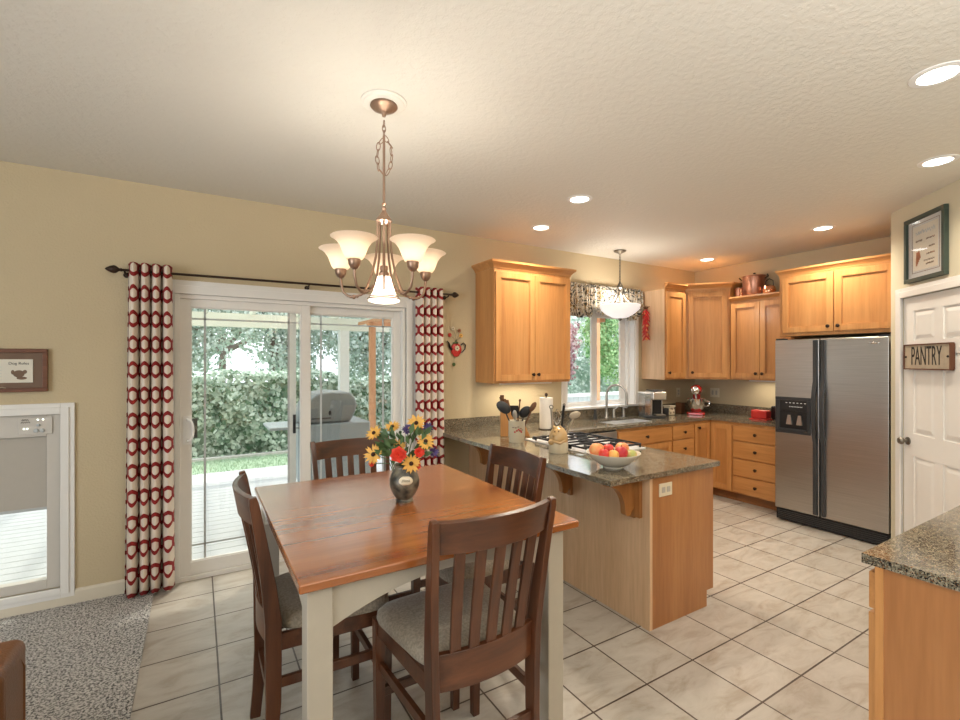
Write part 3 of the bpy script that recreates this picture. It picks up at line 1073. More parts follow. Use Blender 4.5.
squiggle(MB(), 0.33, 0.53, 2.49, 0.034, 0.0145, 5, PM, 0.0028, seed=2).build('print_heading', 'fence', pf, smooth=0)
for q_, (xa_, xb_, z_) in enumerate(((0.33, 0.40, 2.43), (0.44, 0.53, 2.43), (0.47, 0.53, 2.37), (0.45, 0.53, 2.32), (0.42, 0.53, 2.275), (0.44, 0.52, 2.25))):
    squiggle(MB(), xa_, xb_, z_, 0.016, 0.0145, 5, PM, 0.0014, seed=q_ + 5).build('print_line', 'mat', pf, smooth=0)
e = MB()
for a in ((0.285, 2.20, 0.575, 2.203), (0.285, 2.555, 0.575, 2.558), (0.285, 2.203, 0.288, 2.555), (0.572, 2.203, 0.575, 2.555)):
    e.box(a[0], 0.012, a[1], a[2], 0.0135, a[3], PM)
e.build('print_border', 'mat', pf, smooth=0)
e = MB()
for k in range(5):
    e.prism([(0.33 + 0.01 * k, 2.25 + 0.012 * k), (0.345 + 0.01 * k, 2.25 + 0.014 * k), (0.352 + 0.004 * k, 2.33 + 0.007 * k), (0.337 + 0.003 * k, 2.35)], 0.014, 0.0152,
            PM @ Matrix(((1, 0, 0, 0), (0, 0, 1, 0), (0, 1, 0, 0), (0, 0, 0, 1))))
e.build('print_drawing', 'copper', pf, smooth=0)
B(0.243, 0.0165, 2.165, 0.617, 0.018, 2.585, PM).build('picture_glass', 'glass', pf, smooth=0)

# ---- dog rules sign on the left wall portion
dr = thing('framed_sign', 'wooden framed sign reading Dog Rules hanging above the pet door', 'picture', (-1.10, YW, 1.355))
X0, X1, Z0, Z1 = -1.42, -0.794, 1.358, 1.62
e = MB()
for a in ((X0, Z0, X1, Z0 + 0.024), (X0, Z1 - 0.024, X1, Z1), (X0, Z0 + 0.024, X0 + 0.024, Z1 - 0.024), (X1 - 0.024, Z0 + 0.024, X1, Z1 - 0.024)):
    e.box(a[0], YW - 0.028, a[1], a[2], YW, a[3])
e.build('frame', 'picframe', dr, smooth=0, bevel=0.003)
B(X0 + 0.02, YW - 0.012, Z0 + 0.02, X1 - 0.02, YW, Z1 - 0.02).build('mat_board', 'mat', dr, smooth=0)
sg = B(-1.37, YW - 0.018, 1.415, -0.862, YW - 0.012, 1.556).build('printed_card', 'paper', dr, smooth=0)
text_mesh('card_heading', 'Dog Rules', 0.022, 'ink', sg, (-0.925 - dr.location.x, -0.0185, 1.531 - dr.location.z), RX, 0.0003)
e = MB()
for k in range(5):
    e.box(-1.34, YW - 0.0187, 1.508 - 0.019 * k, -1.0, YW - 0.018, 1.511 - 0.019 * k)
e.build('card_lines', 'matwhite', sg, smooth=0)
e = MB()
e.ball((-0.925, YW - 0.018, 1.468), (0.026, 0.002, 0.022), 14, 8)
e.ball((-0.952, YW - 0.018, 1.478), (0.008, 0.002, 0.014), 10, 6)
e.ball((-0.898, YW - 0.018, 1.480), (0.010, 0.002, 0.012), 10, 6)
e.ball((-0.912, YW - 0.018, 1.442), (0.024, 0.002, 0.009), 10, 6)
e.build('card_drawing', 'mat', sg)
e = MB()
for a in (-0.9, 0.9):
    e.tube([(-1.0, YW - 0.014, 1.388), (-1.0 + 0.022 * math.sin(a), YW - 0.016, 1.388 + 0.012 * math.cos(a) - 0.012)], 0.003, 6)
e.build('card_bow', 'signwood', dr)

# ---- recessed downlights
cans = [(2.413, 2.579, 'above the peninsula, nearest the patio door'), (2.629, 3.303, 'over the wall cabinet left of the sink window'),
        (4.807, 2.008, 'in front of the cabinet over the refrigerator'), (5.117, 3.327, 'in the kitchen corner above the diagonal cabinet'),
        (2.654, 0.688, 'largest one, top right of the view'), (3.795, 0.984, 'beside the angled pantry wall')]
for i, (x, y, where) in enumerate(cans):
    t = thing('recessed_downlight', 'lit recessed ceiling light ' + where, 'ceiling light', (x, y, HC), 0, 'recessed ceiling lights')
    MB().lathe([(0.066, 0.0), (0.068, -0.006), (0.092, -0.004), (0.095, 0.0)], (x, y, HC), 32, cap=False).build('trim_ring', 'white', t)
    MB().lathe([(0.0, -0.0055), (0.05, -0.005), (0.067, -0.001), (0.067, 0.0), (0, 0)], (x, y, HC), 32).build('lens', 'canlens', t)
    lp = light('downlight_lamp', 'SPOT', (0, 0, -0.03), (62, 50, 54, 50, 32, 34)[i], (1.0, 0.88, 0.71), 0.06, spot=R(150), blend=0.9)
    lp.parent = t

# ================================================================== DINING
def chair_at(label, loc, rotz, proto=None):
    if proto:
        return copy_tree(proto, None, loc, rotz, label)
    t = thing('dining_chair', label, 'chair', (0, 0, 0), 0, 'counter height chairs round the table')
    rail_y = lambda z: -0.205 - 0.070 * max(0, (z - 0.58) / 0.48) ** 1.25 + (0.0 if z > 0.3 else -0.022 * ((0.3 - z) / 0.3) ** 1.4)
    half = lambda z: 0.200 + 0.030 * max(0, (z - 0.5) / 0.56)
    zz = [0.0, 0.12, 0.3, 0.45, 0.6, 0.72, 0.84, 0.95, 1.04, 1.065]
    for s in (-1, 1):
        MB().bar([(s * half(z), rail_y(z), z) for z in zz], [0.014] * 9 + [0.012], [0.021, 0.022, 0.026, 0.028, 0.028, 0.025, 0.021, 0.018, 0.016, 0.012]).build('rear_post', 'chair', t, world=False, smooth=30, bevel=0.004)
        MB().bar([(s * 0.218, 0.215, 0), (s * 0.220, 0.215, 0.55)], [0.016, 0.021], [0.016, 0.021]).build('front_leg', 'chair', t, world=False, smooth=30, bevel=0.003)
    # seat frame
    sf = MB()
    sf.box(-0.20, 0.206, 0.488, 0.20, 0.226, 0.550)
    for s in (-1, 1):
        sf.bar([(s * 0.203, -0.18, 0.519), (s * 0.222, 0.197, 0.519)], 0.009, 0.031, (1, 0, 0))
    sf.build('seat_frame', 'chairx', t, world=False, smooth=0, bevel=0.002)

    def arc(z0, z1, bow, hw0, hw1, th, name):
        def fn(u, v):
            z = z0 + (z1 - z0) * v
            h = (hw0 + (hw1 - hw0) * v)
            x = -h + 2 * h * u
            return (x, rail_y(z) + 0.004 - bow * (1 - (2 * u - 1) ** 2), z)
        MB().grid(fn, 18, 3).build(name, 'chairx', t, world=False, solid=th, smooth=60, bevel=0.002)
    arc(0.955, 1.058, 0.045, 0.212, 0.220, 0.020, 'top_rail')
    arc(0.495, 0.618, 0.030, 0.188, 0.192, 0.020, 'lower_rail')
    for k in range(5):
        u = (k + 1) / 6.0
        pts = []
        for q in range(9):
            z = 0.612 + (0.965 - 0.612) * q / 8
            bow = 0.030 + 0.012 * q / 8
            h = 0.192 + 0.021 * q / 8
            pts.append((-h + 2 * h * u, rail_y(z) + 0.004 - bow * (1 - (2 * u - 1) ** 2), z))
        MB().bar(pts, 0.019, 0.006).build('back_slat', 'chair', t, world=False, smooth=40, bevel=0.002)
    # padded seat: rounded trapezoid
    def cush():
        mb = MB()
        nr, na = 7, 40
        rings = [(0.0, 0.604), (0.5, 0.604), (0.80, 0.602), (0.93, 0.595), (0.99, 0.580), (1.0, 0.562), (0.985, 0.549)]
        vs, fs = [], []
        for k, (f_, z) in enumerate(rings[1:]):
            for i in range(na):
                a = 2 * PI * i / na
                ca, sa = math.cos(a), math.sin(a)
                e_ = 0.32
                x = math.copysign(abs(ca) ** e_, ca)
                y = math.copysign(abs(sa) ** e_, sa)
                w = 0.250 - 0.045 * (0.5 - y / 2)
                yy = y * 0.214 + 0.030
                dome = 0.012 * (1 - f_ * f_)
                vs.append((x * w * f_, yy * f_ + 0.012 * (1 - f_), z + dome))
        vs.append((0, 0.012, 0.620))
        c = len(vs) - 1
        for i in range(na):
            j = (i + 1) % na
            fs.append((c, i, j))
            for k in range(len(rings) - 2):
                fs.append((k * na + i, (k + 1) * na + i, (k + 1) * na + j, k * na + j))
        fs.append(tuple((len(rings) - 2) * na + i for i in range(na)))
        return mb.add(vs, fs)
    cush().build('seat_cushion', 'seat', t, world=False, smooth=60)
    st = MB()
    st.bar([(-0.20, 0.215, 0.26), (0.20, 0.215, 0.26)], 0.010, 0.018, (0, 1, 0)).build('footrest', 'chairx', t, world=False, smooth=0, bevel=0.002)
    for s in (-1, 1):
        MB().bar([(s * 0.202, -0.185, 0.37), (s * 0.216, 0.20, 0.37)], 0.009, 0.018, (1, 0, 0)).build('side_stretcher', 'chair', t, world=False, smooth=0, bevel=0.002)
    MB().bar([(-0.19, -0.207, 0.28), (0.19, -0.207, 0.28)], 0.009, 0.016, (0, 1, 0)).build('rear_stretcher', 'chairx', t, world=False, smooth=0, bevel=0.002)
    t.location = loc
    t.rotation_euler = (0, 0, rotz)
    return t


chairA = chair_at('dark cherry dining chair nearest the camera, its slatted back towards us', (0.826, 1.545, 0), R(1.5))
chair_at('dark cherry dining chair at the left side of the table, seen edge-on', (0.440, 2.045, 0), R(-90), chairA)
chair_at('dark cherry dining chair at the far side of the table, before the glass door', (0.815, 2.628, 0), R(180), chairA)
chair_at('dark cherry dining chair between the table and the kitchen peninsula', (1.195, 2.06, 0), R(90), chairA)

TB = thing('dining_table', 'counter height table with glossy cherry top and cream painted legs', 'table', (0.78, 1.975, 0))
TX0, TX1, TY0, TY1, TZ = 0.242, 1.290, 1.378, 2.585, 0.915
B(TX0, TY0, TZ - 0.029, TX1, TY1, TZ).build('tabletop', 'tabletop', TB, bevel=0.007, seg=3, smooth=30)
for sx in (0, 1):
    for sy in (0, 1):
        x = 0.268 if not sx else 1.158
        y = (TY0 + 0.030) if not sy else (TY1 - 0.030 - 0.075)
        B(x, y, 0, x + 0.075, y + 0.075, TZ - 0.029).build('leg', 'tableleg', TB, smooth=0, bevel=0.004)


def apron(p0, p1, zt, dep0, dep1, th, nrm):
    n = 24
    mb = MB()
    vs, fs = [], []
    p0, p1 = Vector(p0), Vector(p1)
    nv = Vector(nrm) * th
    for i in range(n + 1):
        t = i / n
        d = dep0 + (dep1 - dep0) * (1 - abs(2 * t - 1) ** 2.0)
        p = p0.lerp(p1, t)
        for q in (p, p + nv):
            vs.append((q.x, q.y, zt))
            vs.append((q.x, q.y, zt - d))
    for i in range(n):
        a = i * 4
        c = a + 4
        fs += [(a, c, c + 1, a + 1), (a + 2, a + 3, c + 3, c + 2), (a, a + 2, c + 2, c), (a + 1, c + 1, c + 3, a + 3)]
    fs += [(0, 1, 3, 2), (n * 4, n * 4 + 2, n * 4 + 3, n * 4 + 1)]
    return mb.add(vs, fs)


za = TZ - 0.029
apron((0.343, TY0 + 0.04, 0), (1.158, TY0 + 0.04, 0), za, 0.135, 0.045, 0.02, (0, 1, 0)).build('apron', 'tableleg', TB, smooth=30)
apron((0.343, TY1 - 0.06, 0), (1.158, TY1 - 0.06, 0), za, 0.135, 0.045, 0.02, (0, 1, 0)).build('apron', 'tableleg', TB, smooth=30)
apron((0.28, TY0 + 0.105, 0), (0.28, TY1 - 0.105, 0), za, 0.135, 0.045, 0.02, (1, 0, 0)).build('apron', 'tableleg', TB, smooth=30)
apron((1.20, TY0 + 0.105, 0), (1.20, TY1 - 0.105, 0), za, 0.135, 0.045, 0.02, (1, 0, 0)).build('apron', 'tableleg', TB, smooth=30)

# ---- vase
VX, VY = 0.795, 1.975
va = thing('flower_vase', 'dark olive stoneware vase with tan name plaque on the dining table', 'vase', (VX, VY, TZ))
prof = [(0.0, 0.0), (0.036, 0.0), (0.037, 0.008), (0.033, 0.014), (0.048, 0.035), (0.061, 0.068), (0.062, 0.095), (0.052, 0.122), (0.041, 0.138), (0.039, 0.150), (0.044, 0.158), (0.040, 0.158), (0.035, 0.146), (0.035, 0.06), (0.0, 0.05)]
prof = [(r_ * 1.08, z_ * 1.05) for r_, z_ in prof]
MB().lathe(prof, (VX, VY, TZ), 32).build('body', 'vase', va)
lat = Vector((0.8563, -0.5164, 0))
dep = Vector((0.5164, 0.8563, 0))


def vpt(lx, dz, z):
    """point in the vase's own frame: lx sideways, dz away, z above the table"""
    p = Vector((VX, VY, TZ + z)) + lat * lx + dep * dz
    return p


pl = MB()


def plq(u, v, off=0.0):
    # oval name plaque hugging the shoulder of the vase
    a0 = 0.25 + (u - 0.5) * 0.95 * math.sqrt(max(0.0, 1 - (2 * v - 1) ** 2) * 0.8 + 0.2)
    z_ = 0.088 + 0.036 * v
    zp = [0.035 * 1.05, 0.068 * 1.05, 0.095 * 1.05, 0.122 * 1.05, 0.138 * 1.05]
    rp = [0.048 * 1.08, 0.061 * 1.08, 0.062 * 1.08, 0.052 * 1.08, 0.041 * 1.08]
    for q in range(4):
        if zp[q] <= z_ <= zp[q + 1]:
            rr = rp[q] + (rp[q + 1] - rp[q]) * (z_ - zp[q]) / (zp[q + 1] - zp[q])
    d_ = lat * math.sin(a0) - dep * math.cos(a0)
    return Vector((VX, VY, TZ + z_)) + d_ * (rr + 0.0015 + off)


pl.grid(plq, 12, 6)
plo = pl.build('name_plaque', 'ceramic', va, solid=0.002)
MB().tube([plq(0.22 + 0.035 * k, 0.5 + (0.16 if k % 2 else -0.16), 0.0015) for k in range(17)], 0.0011, 4).build('plaque_script', 'ink', plo, smooth=0)

# ---- flowers, each with its own stem
def petals(mb, c, nrm, n, r0, r1, w, cup=0.15, rnd=0.0):
    nrm = Vector(nrm).normalized()
    a = nrm.orthogonal().normalized()
    b2 = nrm.cross(a)
    for k in range(n):
        q = 2 * PI * k / n + random.uniform(-rnd, rnd)
        d = a * math.cos(q) + b2 * math.sin(q)
        s = nrm.cross(d)
        p0 = c + d * r0
        pm1 = c + d * (r0 + (r1 - r0) * 0.55) + nrm * cup * r1 * 0.6
        p1 = c + d * r1 + nrm * cup * r1
        th = nrm * 0.0012
        vs = [p0 - s * w * 0.3, p0 + s * w * 0.3, pm1 + s * w * 0.5, p1, pm1 - s * w * 0.5]
        vs2 = [v + th for v in vs]
        mb.add(vs + vs2, [(0, 1, 2, 3, 4), (9, 8, 7, 6, 5), (0, 5, 6, 1), (1, 6, 7, 2), (2, 7, 8, 3), (3, 8, 9, 4), (4, 9, 5, 0)])


def flower(kind, name, label, cat, lx, dz, z, r, face=(0, 0)):
    c = vpt(lx, dz, z)
    t = thing(name, label, cat, tuple(vpt(lx * 0.1, dz * 0.1, 0.06)), 0, 'flowers in the vase')
    base = vpt(max(-0.02, min(0.02, lx * 0.25)), max(-0.015, min(0.015, dz * 0.3)), 0.062)
    mid = vpt(lx * 0.45, dz * 0.4, 0.17 + (z - 0.17) * 0.35)
    nrm = (-dep * 1.0 + lat * face[0] + Vector((0, 0, 1)) * (0.35 + face[1])).normalized()
    MB().tube([base, mid, c - nrm * 0.006], 0.0022, 6).build('stem', 'leafgreen', t)
    if kind == 'daisy':
        mb = MB()
        petals(mb, c, nrm, 14, r * 0.2, r * 1.12, r * 0.27, 0.18, 0.2)
        petals(mb, c - nrm * 0.002, nrm, 12, r * 0.2, r * 1.0, r * 0.27, 0.02, 0.2)
        mb.build('petals', 'yellow', t, smooth=0)
        MB().ball(c + nrm * 0.004, r * 0.24, 12, 8).build('centre', 'flowerheart', t)
    elif kind == 'rose':
        mb = MB()
        for k, (rr, cup, n) in enumerate(((1.0, 0.25, 7), (0.82, 0.5, 6), (0.6, 0.9, 5), (0.4, 1.3, 5))):
            petals(mb, c - nrm * 0.004, nrm, n, 0.002, r * rr, r * 1.05 * (1.1 - 0.12 * k), cup, 0.3)
        mb.build('petals', 'rose', t, smooth=0)
    else:
        mb = MB()
        petals(mb, c, nrm, 12, 0.002, r, r * 0.35, 0.5, 0.3)
        petals(mb, c, nrm, 9, 0.002, r * 0.8, r * 0.35, 1.1, 0.3)
        mb.build('petals', 'purple', t, smooth=0)


def fl(kind, u, v, r, dz, label, face=(0, 0)):
    # bouquet measured from the vase foot: 4.55 mm per picture unit at the vase
    z = 0.624 - (v - 362.1) * 0.00455 + dz * -0.0
    nm = {'daisy': ('black_eyed_daisy', 'flower'), 'rose': ('red_flower', 'flower'), 'aster': ('purple_aster', 'flower')}[kind]
    flower(kind, nm[0], label, nm[1], (u - 404) * 0.00455, dz, z, r, face)


fl('daisy', 375, 452, 0.042, -0.03, 'large yellow daisy at the lower left edge of the bouquet', (-0.3, 0))
fl('daisy', 373, 433, 0.036, 0.02, 'yellow daisy leaning out at the upper left of the bouquet', (-0.5, 0.6))
fl('daisy', 391, 427, 0.034, 0.03, 'flat opened yellow daisy above the middle left of the bouquet', (-0.1, 1.2))
fl('daisy', 415, 423, 0.040, 0.02, 'tallest yellow daisy at the top of the bouquet', (0, 0.2))
fl('daisy', 425, 440, 0.040, -0.01, 'yellow daisy at the right side above the small red flowers', (0.4, 0.3))
fl('daisy', 412, 460, 0.040, -0.045, 'yellow daisy low at the right, below the big red bloom', (0.2, -0.3))
fl('daisy', 398, 445, 0.034, 0.00, 'yellow daisy half hidden behind the big red bloom', (0.0, 0.3))
fl('rose', 400.5, 451, 0.038, -0.06, 'largest coral red bloom in the middle of the bouquet')
fl('rose', 419.5, 450, 0.025, -0.03, 'small coral red bloom right of the big one', (0.4, 0))
fl('rose', 417, 463, 0.021, -0.03, 'lowest red bloom at the right, above the vase rim', (0.5, -0.4))
fl('rose', 371.5, 462, 0.017, 0.0, 'tiny red bloom at the lower left edge of the bouquet', (-0.4, 0))
fl('aster', 407, 430, 0.028, 0.01, 'purple aster at the top middle between two yellow daisies', (0, 0.4))
fl('aster', 426, 429, 0.028, 0.03, 'purple aster at the upper right of the bouquet', (0.3, 0.4))
fl('aster', 432, 452, 0.026, 0.01, 'purple aster sticking out furthest right', (0.6, 0.1))
fo = MB()
for k in range(95):
    lx = random.uniform(-0.095, 0.095)
    z0 = random.uniform(0.16, 0.30)
    dz = random.uniform(-0.04, 0.05)
    if abs(lx) > 0.03 + (z0 - 0.14) * 0.8:
        continue
    c = vpt(lx, dz, z0)
    d = (lat * (lx * 8 + random.uniform(-0.5, 0.5)) + dep * random.uniform(-0.6, 0.4) + Vector((0, 0, random.uniform(0.1, 1.0)))).normalized()
    s = d.cross(dep).normalized()
    ln = random.uniform(0.035, 0.065)
    fo.add([c, c + d * ln * 0.5 + s * ln * 0.22, c + d * ln, c + d * ln * 0.5 - s * ln * 0.22], [(0, 1, 2, 3)])
fo.tube([vpt(0, 0, 0.06), vpt(0.0, 0.01, 0.2)], 0.003, 6)
tag(fo.build('foliage', 'leafgreen', smooth=0, solid=0.001), 'dark green leaves filling the bouquet above the vase rim', 'leaves', kind='stuff')

# ---- chandelier
CX, CY = 0.738, 2.085
ch = thing('chandelier', 'five armed bronze chandelier with lit flared glass shades over the dining table', 'chandelier', (CX, CY, HC))
md = MB()
md.lathe([(0.104, 0), (0.104, -0.006), (0.094, -0.009), (0.092, -0.013), (0.082, -0.016), (0.0, -0.016)], (CX, CY, HC + 0.015), 40)
md.build('ceiling_medallion', 'medallion', ch)
MB().lathe([(0.060, -0.014), (0.063, -0.022), (0.056, -0.030), (0.040, -0.034), (0.034, -0.042), (0.012, -0.048), (0.008, -0.068), (0.0, -0.070)], (CX, CY, HC + 0.015), 32).build('canopy', 'copperbrown', ch)


def chain_pts(pts, n):
    out = []
    segs = [(Vector(pts[i]), Vector(pts[i + 1])) for i in range(len(pts) - 1)]
    tot = sum((b2 - a).length for a, b2 in segs)
    for k in range(n):
        d = tot * (k + 0.5) / n
        for a, b2 in segs:
            l = (b2 - a).length
            if d <= l:
                out.append((a.lerp(b2, d / l), (b2 - a).normalized()))
                break
            d -= l
    return out


def links(mb, pts, n, length, width, r):
    for k, (c, t) in enumerate(chain_pts(pts, n)):
        s = t.orthogonal().normalized() if abs(t.z) < 0.99 else Vector((1, 0, 0))
        u2 = t.cross(s)
        s = s if k % 2 else u2
        loop = []
        for q in range(12):
            a = 2 * PI * q / 12
            loop.append(c + t * (length / 2 * math.sin(a)) + s * (width / 2 * math.cos(a)))
        mb.tube(loop, r, 5, closed=True)


lk = MB()
links(lk, [(CX, CY, 2.668), (CX, CY, 2.60)], 3, 0.034, 0.016, 0.0022)
A1 = [Vector((CX, CY, 2.60)) + lat * a + Vector((0, 0, b2)) for a, b2 in ((0, 0), (0.028, -0.04), (0.036, -0.10), (0.028, -0.15), (0.01, -0.18))]
A2 = [Vector((CX, CY, 2.60)) + lat * a + Vector((0, 0, b2)) for a, b2 in ((0, -0.01), (-0.025, -0.04), (-0.032, -0.10), (-0.026, -0.15), (0.0, -0.18))]
links(lk, A1, 6, 0.040, 0.018, 0.0022)
links(lk, A2, 6, 0.040, 0.018, 0.0022)
lk.build('chain', 'copperbrown', ch)
MB().tube([(CX, CY, 2.60), (CX, CY, 2.23)], 0.006, 10).build('rod', 'copperbrown', ch)
hub = MB()
hub.lathe([(0.006, 2.295), (0.012, 2.285), (0.006, 2.275), (0.012, 2.265), (0.008, 2.255), (0.02, 2.235), (0.034, 2.215), (0.038, 2.205), (0.034, 2.198), (0.0, 2.195)], (CX, CY, 0), 28)
hub.lathe([(0.0, 2.0), (0.018, 1.998), (0.02, 1.985), (0.016, 1.975), (0.024, 1.965), (0.022, 1.955), (0, 1.952)], (CX, CY, 0), 24)
hub.tube([(CX, CY, 2.2), (CX, CY, 1.99)], 0.007, 8)
hub.build('hub', 'copperbrown', ch)
# curved ribs of the cage
for k in range(5):
    a = math.atan2(CY, CX) + R(36 + 72 * k)
    d = Vector((math.cos(a), math.sin(a), 0))
    pts = [Vector((CX, CY, 0)) + d * r_ + Vector((0, 0, z)) for r_, z in ((0.030, 2.20), (0.031, 2.12), (0.038, 2.04), (0.055, 1.96), (0.078, 1.90), (0.088, 1.88))]
    MB().tube(pts, 0.0055, 8).build('cage_rib', 'copperbrown', ch)
cb = MB()
cb.lathe([(0.030, 1.948), (0.036, 1.92), (0.050, 1.878), (0.066, 1.850), (0.072, 1.842), (0.073, 1.836), (0.060, 1.83), (0.0, 1.822)], (CX, CY, 0), 32)
cb.build('centre_shade', 'shade', ch)
lp = light('chandelier_bulb', 'POINT', (0, 0, 1.89 - HC), 1.6, (1.0, 0.93, 0.82), 0.012)
lp.parent = ch
rg = MB()
for zz_, rr_ in ((1.856, 0.066), (1.846, 0.073)):
    rg.tube([(CX + rr_ * math.cos(2 * PI * q / 32), CY + rr_ * math.sin(2 * PI * q / 32), zz_) for q in range(32)], 0.0028, 6, closed=True)
rg.build('shade_ring', 'copperbrown', ch)
back = math.atan2(CY, CX)
for k in range(5):
    a = back + R(72 * k)
    d = Vector((math.cos(a), math.sin(a), 0))
    o = Vector((CX, CY, 0))
    P = lambda r_, z: o + d * r_ + Vector((0, 0, z))
    RS = 0.208
    am = MB()
    am.tube([P(0.080, 1.895), P(0.11, 1.868), P(0.145, 1.858), P(0.172, 1.862), P(0.195, 1.880), P(0.206, 1.92), P(RS, 1.955)], [0.0075, 0.006, 0.006, 0.006, 0.006, 0.006, 0.0065], 10)
    am.ball(P(0.145, 1.858), 0.0105, 10, 6)
    am.ball(P(0.128, 1.861), 0.008, 10, 6)
    am.ball(P(0.160, 1.859), 0.008, 10, 6)
    arm = am.build('arm', 'copperbrown', ch)
    c = o + d * RS
    MB().lathe([(0.006, 1.945), (0.016, 1.952), (0.024, 1.965), (0.027, 1.985), (0.025, 1.992), (0.0, 1.992)], (c.x, c.y, 0), 20).build('shade_cup', 'copperbrown', arm)
    sh = MB()
    outer = [(0.024, 1.988), (0.034, 1.990), (0.043, 2.003), (0.051, 2.024), (0.060, 2.046), (0.073, 2.064), (0.087, 2.076), (0.099, 2.082)]
    inner = [(r_ - 0.004, z + 0.003) for r_, z in reversed(outer)]
    sh.lathe(outer + inner, (c.x, c.y, 0), 32, cap=False)
    shade = sh.build('shade', 'shade', ch)
    MB().ball((c.x, c.y, 2.02), (0.018, 0.018, 0.026), 14, 10).build('bulb', 'bulbglow', shade)
    lp = light('chandelier_bulb', 'POINT', Vector((c.x, c.y, 2.064)) - Vector((CX, CY, HC)), 2.5, (1.0, 0.93, 0.82), 0.015)
    lp.parent = ch

ch.location.z = HC - 0.015

# ---- pendant over the sink
PX, PY = 3.907, 3.55
pn = thing('pendant_lamp', 'white glass bowl pendant on a pewter chain before the sink window', 'lamp', (PX, PY, HC))
MB().lathe([(0.066, 0), (0.062, -0.012), (0.02, -0.03), (0.008, -0.04), (0, -0.042)], (PX, PY, HC), 28).build('canopy', 'nickel', pn)
lk = MB()
links(lk, [(PX, PY, 2.705), (PX, PY, 2.40)], 10, 0.040, 0.018, 0.003)
lk.build('chain', 'nickel', pn)
hb2 = MB()
hb2.lathe([(0.006, 2.45), (0.018, 2.425), (0.032, 2.40), (0.034, 2.385), (0.022, 2.37), (0.0, 2.365)], (PX, PY, -0.04), 20)
for k in range(4):
    a = R(20 + 90 * k)
    d = Vector((math.cos(a), math.sin(a), 0))
    hb2.tube([Vector((PX, PY, -0.04)) + d * r_ + Vector((0, 0, z)) for r_, z in ((0.026, 2.39), (0.035, 2.32), (0.075, 2.25), (0.14, 2.20), (0.195, 2.185))], 0.007, 8)
hb2.build('arms', 'nickel', pn)
pb = MB()
op = [(0.215, 2.19), (0.213, 2.182), (0.20, 2.145), (0.15, 2.10), (0.085, 2.062), (0.0, 2.048)]
pb.lathe(op + [(r_ * 0.97, z + 0.006) for r_, z in reversed(op)], (PX, PY, -0.04), 40, cap=False)
pb.build('glass_bowl', 'pendantglass', pn)
MB().lathe([(0.0, 2.02), (0.010, 2.028), (0.022, 2.040), (0.018, 2.052), (0, 2.055)], (PX, PY, -0.04), 16).build('finial', 'nickel', pn)
lp = light('pendant_bulb', 'POINT', (0, 0, 2.20 - HC), 9, (1.0, 0.92, 0.82), 0.06)
lp.parent = pn

# ---- curtain rod and curtains
YRD = YW - 0.09
RZ = 2.135
rd = thing('curtain_rod', 'thin dark bronze curtain rod with leaf finials above the glass door', 'curtain rod', (0.75, YW, RZ))
MB().tube([(-0.42, YRD, RZ), (1.97, YRD, RZ + 0.018)], 0.0085, 12).build('rod', 'bronze', rd)
for sx, x0, z0 in ((-1, -0.42, RZ), (1, 1.97, RZ + 0.018)):
    fm = Matrix.Translation((x0, YRD, z0)) @ Matrix.Rotation(R(90 * sx), 4, 'Y')
    MB().lathe([(0.009, 0), (0.013, 0.004), (0.009, 0.010), (0.012, 0.016), (0.024, 0.030), (0.027, 0.042), (0.021, 0.060), (0.009, 0.080), (0, 0.088)], (0, 0, 0), 16, fm).build('finial', 'bronze', rd)
for x in (-0.405, 0.737, 1.95):
    z = RZ + 0.018 * (x + 0.44) / 2.41
    b_ = MB()
    b_.tube([(x, YRD, z - 0.012), (x, YRD + 0.02, z - 0.02), (x, YW, z - 0.02)], 0.006, 8)
    b_.lathe([(0.018, 0), (0.018, 0.006), (0, 0.008)], (0, 0, 0), 14, Matrix.Translation((x, YW, z - 0.02)) @ Matrix.Rotation(R(90), 4, 'X'))
    b_.build('bracket', 'bronze', rd)


